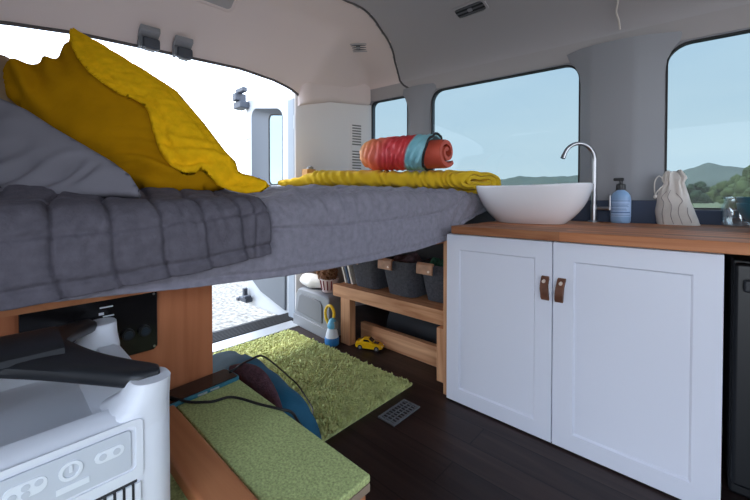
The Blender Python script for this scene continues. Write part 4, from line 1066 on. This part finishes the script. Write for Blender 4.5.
# front control panel (faces the camera, +X side)
fx = PX1
def fpoly(pts, x): return [(x, y, z) for y, z in pts]
def frr(y0, y1, z0, z1, r, x): return [(x, (y0 + y1) / 2 + a, (z0 + z1) / 2 + b) for a, b in rrect(y1 - y0, z1 - z0, r, 4)]
m = MB(); m.prism(frr(-.30, .135, .604, .662, .006, fx - .001), (.004, 0, 0)); cpn = build('control_panel', m, 'power_panel', ps, bevel=.001)
m = MB(); m.ringplate(frr(-.31, .150, .586, .674, .008, fx - .001), frr(-.304, .141, .600, .667, .007, fx - .001), (.0035, 0, 0)); build('panel_rim', m, 'power_grey', ps)
def icon_ring(y, z, r, w):
    m = MB(); m.ringplate([(fx + .003, y + r * math.cos(a), z + r * math.sin(a)) for a in [2 * PI * k / 24 for k in range(24)]], [(fx + .003, y + (r - w) * math.cos(a), z + (r - w) * math.sin(a)) for a in [2 * PI * k / 24 for k in range(24)]], (.0014, 0, 0)); return m
b_ = build('power_button', icon_ring(.067, .640, .0125, .004), 'power_icon', cpn)
m = MB(); m.box(fx + .003, fx + .0044, .0655, .0685, .638, .647); build('power_mark', m, 'power_icon', cpn)
m = MB(); m.prism(frr(.092, .126, .632, .648, .0078, fx + .003), (.001, 0, 0)); q_ = build('outlet_icon', m, 'power_icon', cpn)
for y in (.101, .117):
    m = MB(); m.tube([(fx + .004, y, .640), (fx + .0048, y, .640)], .0045, 14); build('outlet_dot', m, 'power_panel', q_)
m = MB(); m.prism(frr(.004, .044, .630, .650, .009, fx + .003), (.001, 0, 0)); q_ = build('outlet_icon', m, 'power_icon', cpn)
for y, z in ((.012, .637), (.024, .643), (.036, .643), (.024, .634)):
    m = MB(); m.tube([(fx + .004, y, z), (fx + .0048, y, z)], .0042, 14); build('outlet_dot', m, 'power_panel', q_)
m = MB(); m.box(fx + .003, fx + .004, .052, .086, .614, .622); build('print_bar', m, 'power_icon', cpn)
# vent grille
m = MB(); m.box(fx - .002, fx + .0006, -.30, .142, .475, .583); build('vent_recess', m, 'power_slot', ps)
for k in range(40):
    y = -.298 + k * .0112; m = MB(); m.box(fx, fx + .004, y, y + .007, .475, .579); build('vent_fin', m, 'power_grey', ps)

# ================================================================== OUTSIDE
mb = MB()
mb.grid(lambda u, v: (lerp(-22, 8, u), lerp(-14, 14, v), -.72 + .02 * nz(u * 30, v * 30, 0, 1)), 60, 60)
g = struct('gravel_ground', mb, 'gravel', smooth=180)
mb = MB()
def field(u, v):
    x = lerp(-420, 300, u); y = lerp(14, 420, v ** 1.5); return (x, y, -.72 - .02 + .006 * (y - 14) + 1.2 * nz(x, y, 0, .02) * clamp((y - 14) / 60))
mb.grid(field, 90, 70); struct('field_ground', mb, 'field', smooth=180)
mb = MB()
def hills(u, v):
    x = lerp(-420, 260, u); base = interp([(-420, 20), (-210, 25), (-172, 28), (-155, 30.5), (-138, 29), (-120, 28.5), (-94, 28.5), (-60, 26), (-42, 22), (-26, 22), (-8, 31), (3, 35), (14, 31.5), (24, 29.5), (34, 27), (60, 19), (120, 24), (260, 16)], x)
    prof = math.sin(PI * clamp(v)) ** .8; y = lerp(330, 520, v)
    return (x * (y / 412), y, -2 + (base + .9 * nz(x, 0, 0, .12) + .5 * nz(x, y, 0, .35)) * prof * (y / 425))
mb.grid(hills, 220, 24); struct('hills', mb, 'hill', smooth=180)
def tree(p, h, w, m_, label, seed, trunk_h=.25, cat='tree', name='tree'):
    rnd = random.Random(seed); p = Vector(p); t = thing(name, label, cat, p, 'trees and bushes outside the windows'); mb = MB()
    for k in range(70):
        a = rnd.uniform(0, 2 * PI); q = rnd.uniform(0, 1); e = rnd.uniform(trunk_h, 1)
        rad = w * .5 * math.sin(PI * clamp((e - trunk_h) / (1 - trunk_h) * .82 + .15)) * math.sqrt(q)
        c = p + Vector((rad * math.cos(a), rad * math.sin(a), h * e * .93)); r = w * rnd.uniform(.07, .14)
        mb.ball(c, r, 12, 8, (1, 1, rnd.uniform(.8, 1.1)), lambda v, c=c, r=r: v + (v - c) * (.45 * nz(v.x, v.y, v.z, 2.2 / r * .6)))
    build('crown', mb, m_, t, smooth=50)
    mb = MB(); mb.tube([p + Vector((0, 0, -.1)), p + Vector((0, 0, h * (trunk_h + .3)))], [w * .06, w * .03], 8); build('trunk', mb, 'trunk', t)
for (p, h, w, m_, lab, sd, th) in (
    ((-.56, 115.2, -.85), 6.0, 6.4, 'leaf_dark', 'round dark green tree standing alone left in the right window', 1, .18),
    ((4.46, 85.8, -.7), 5.4, 6.4, 'leaf_olive', 'olive green bush above the glass jar outside the window', 2, .05),
    ((4.56, 56.0, -.6), 5.4, 6.2, 'leaf_olive', 'tall olive bush at right edge of the right window', 3, .05),
    ((2.7, 152.3, -.73), 5.5, 7.0, 'leaf_olive', 'lower olive bush right of the lone round tree outside', 4, .05),
    ((5.9, 182.5, -.6), 6.5, 12.0, 'leaf_dark', 'dark tree clump behind the olive bushes, furthest off', 5, .1),
    ((-5.0, 158.7, -.9), 4.2, 9.0, 'leaf_dark', 'far low tree clump just right of the cotton bag', 6, .05),
    ((-63, 158, .2), 4.2, 13., 'leaf_dark', 'far tree above the left part of the white sink', 7, .1),
    ((-48, 156, .2), 3.8, 12., 'leaf_olive', 'far tree above the middle of the white sink', 8, .1),
    ((-43, 178, .2), 4.4, 12., 'leaf_dark', 'far tree above the right end of the sink', 9, .1)):
    tree(p, h, w, m_, lab, sd, th)
for k, (x, y, w, lab) in enumerate(((-68, 203, 5., 'left of two tiny pale houses seen above the sink rim'), (-66, 216, 4., 'right of two tiny pale houses seen above the sink rim'))):
    h = thing('house', lab, 'house', (x, y, .8), 'far houses')
    m = MB(); m.box(x - w / 2, x + w / 2, y - 3, y + 3, .3, 5.2); build('wall', m, 'house_white', h)
    m = MB(); m.prism([(x - w * .6, y - 3.4, 5.2), (x + w * .6, y - 3.4, 5.2), (x, y - 3.4, 7.4)], (0, 6.8, 0)); build('roof', m, 'house_roof', h)

# ================================================================== LIGHT, SKY, CAMERA
w = bpy.data.worlds.new('World'); bpy.context.scene.world = w; w.use_nodes = True
nt = w.node_tree; bg = nt.nodes['Background']
tc = nt.nodes.new('ShaderNodeTexCoord'); sx = nt.nodes.new('ShaderNodeSeparateXYZ'); nt.links.new(tc.outputs['Generated'], sx.inputs[0])
mr = nt.nodes.new('ShaderNodeMapRange'); mr.inputs['From Min'].default_value = 0.; mr.inputs['From Max'].default_value = .8; nt.links.new(sx.outputs['Z'], mr.inputs['Value'])
cr = nt.nodes.new('ShaderNodeValToRGB'); cr.color_ramp.elements[0].color = (.91, .96, 1.03, 1); cr.color_ramp.elements[1].color = (.54, .73, 1.02, 1)
nt.links.new(mr.outputs[0], cr.inputs['Fac'])
mp = nt.nodes.new('ShaderNodeMapping'); mp.inputs['Scale'].default_value = (1.5, 1.5, 6); nt.links.new(tc.outputs['Generated'], mp.inputs['Vector'])
cl = nt.nodes.new('ShaderNodeTexNoise'); cl.inputs['Scale'].default_value = 2.2; cl.inputs['Detail'].default_value = 5; nt.links.new(mp.outputs[0], cl.inputs['Vector'])
c2 = nt.nodes.new('ShaderNodeValToRGB'); c2.color_ramp.elements[0].position = .35; c2.color_ramp.elements[1].position = .7
c2.color_ramp.elements[0].color = (.96, .98, 1, 1); c2.color_ramp.elements[1].color = (1.04, 1.03, 1.02, 1); nt.links.new(cl.outputs['Fac'], c2.inputs['Fac'])
mx = nt.nodes.new('ShaderNodeMix'); mx.data_type = 'RGBA'; mx.blend_type = 'MULTIPLY'; mx.inputs[0].default_value = 1.
nt.links.new(cr.outputs[0], mx.inputs[6]); nt.links.new(c2.outputs[0], mx.inputs[7]); nt.links.new(mx.outputs[2], bg.inputs['Color'])
bg.inputs['Strength'].default_value = 3.2
sun = bpy.data.lights.new('Sun', 'SUN'); sun.energy = 2.2; sun.angle = math.radians(12); sun.color = (1., .94, .86)
so = bpy.data.objects.new('Sun', sun); COL.objects.link(so)
sdir = Vector((.52, .28, -1.0)).normalized()      # travel direction: from rear left, high
so.rotation_euler = sdir.to_track_quat('-Z', 'Y').to_euler(); so.location = (-4, -2, 6)
cam = bpy.data.cameras.new('Camera'); co = bpy.data.objects.new('Camera', cam); COL.objects.link(co)
cam.sensor_width = 36; cam.sensor_fit = 'HORIZONTAL'; cam.lens = 354 / 750 * 36; cam.shift_y = -45 / 750; cam.clip_start = .02; cam.clip_end = 3000
co.location = (0, 0, 1.0 * S)
co.rotation_euler = (math.radians(90 - .9), 0, math.radians(42.75))
sc = bpy.context.scene; sc.camera = co
sc.view_settings.view_transform = 'Standard'; sc.view_settings.look = 'None'; sc.view_settings.gamma = 1; sc.view_settings.use_curve_mapping = False
sc.view_settings.exposure = .38
try:
    sc.cycles.max_bounces = 10; sc.cycles.transparent_max_bounces = 16; sc.cycles.diffuse_bounces = 6
except Exception: pass
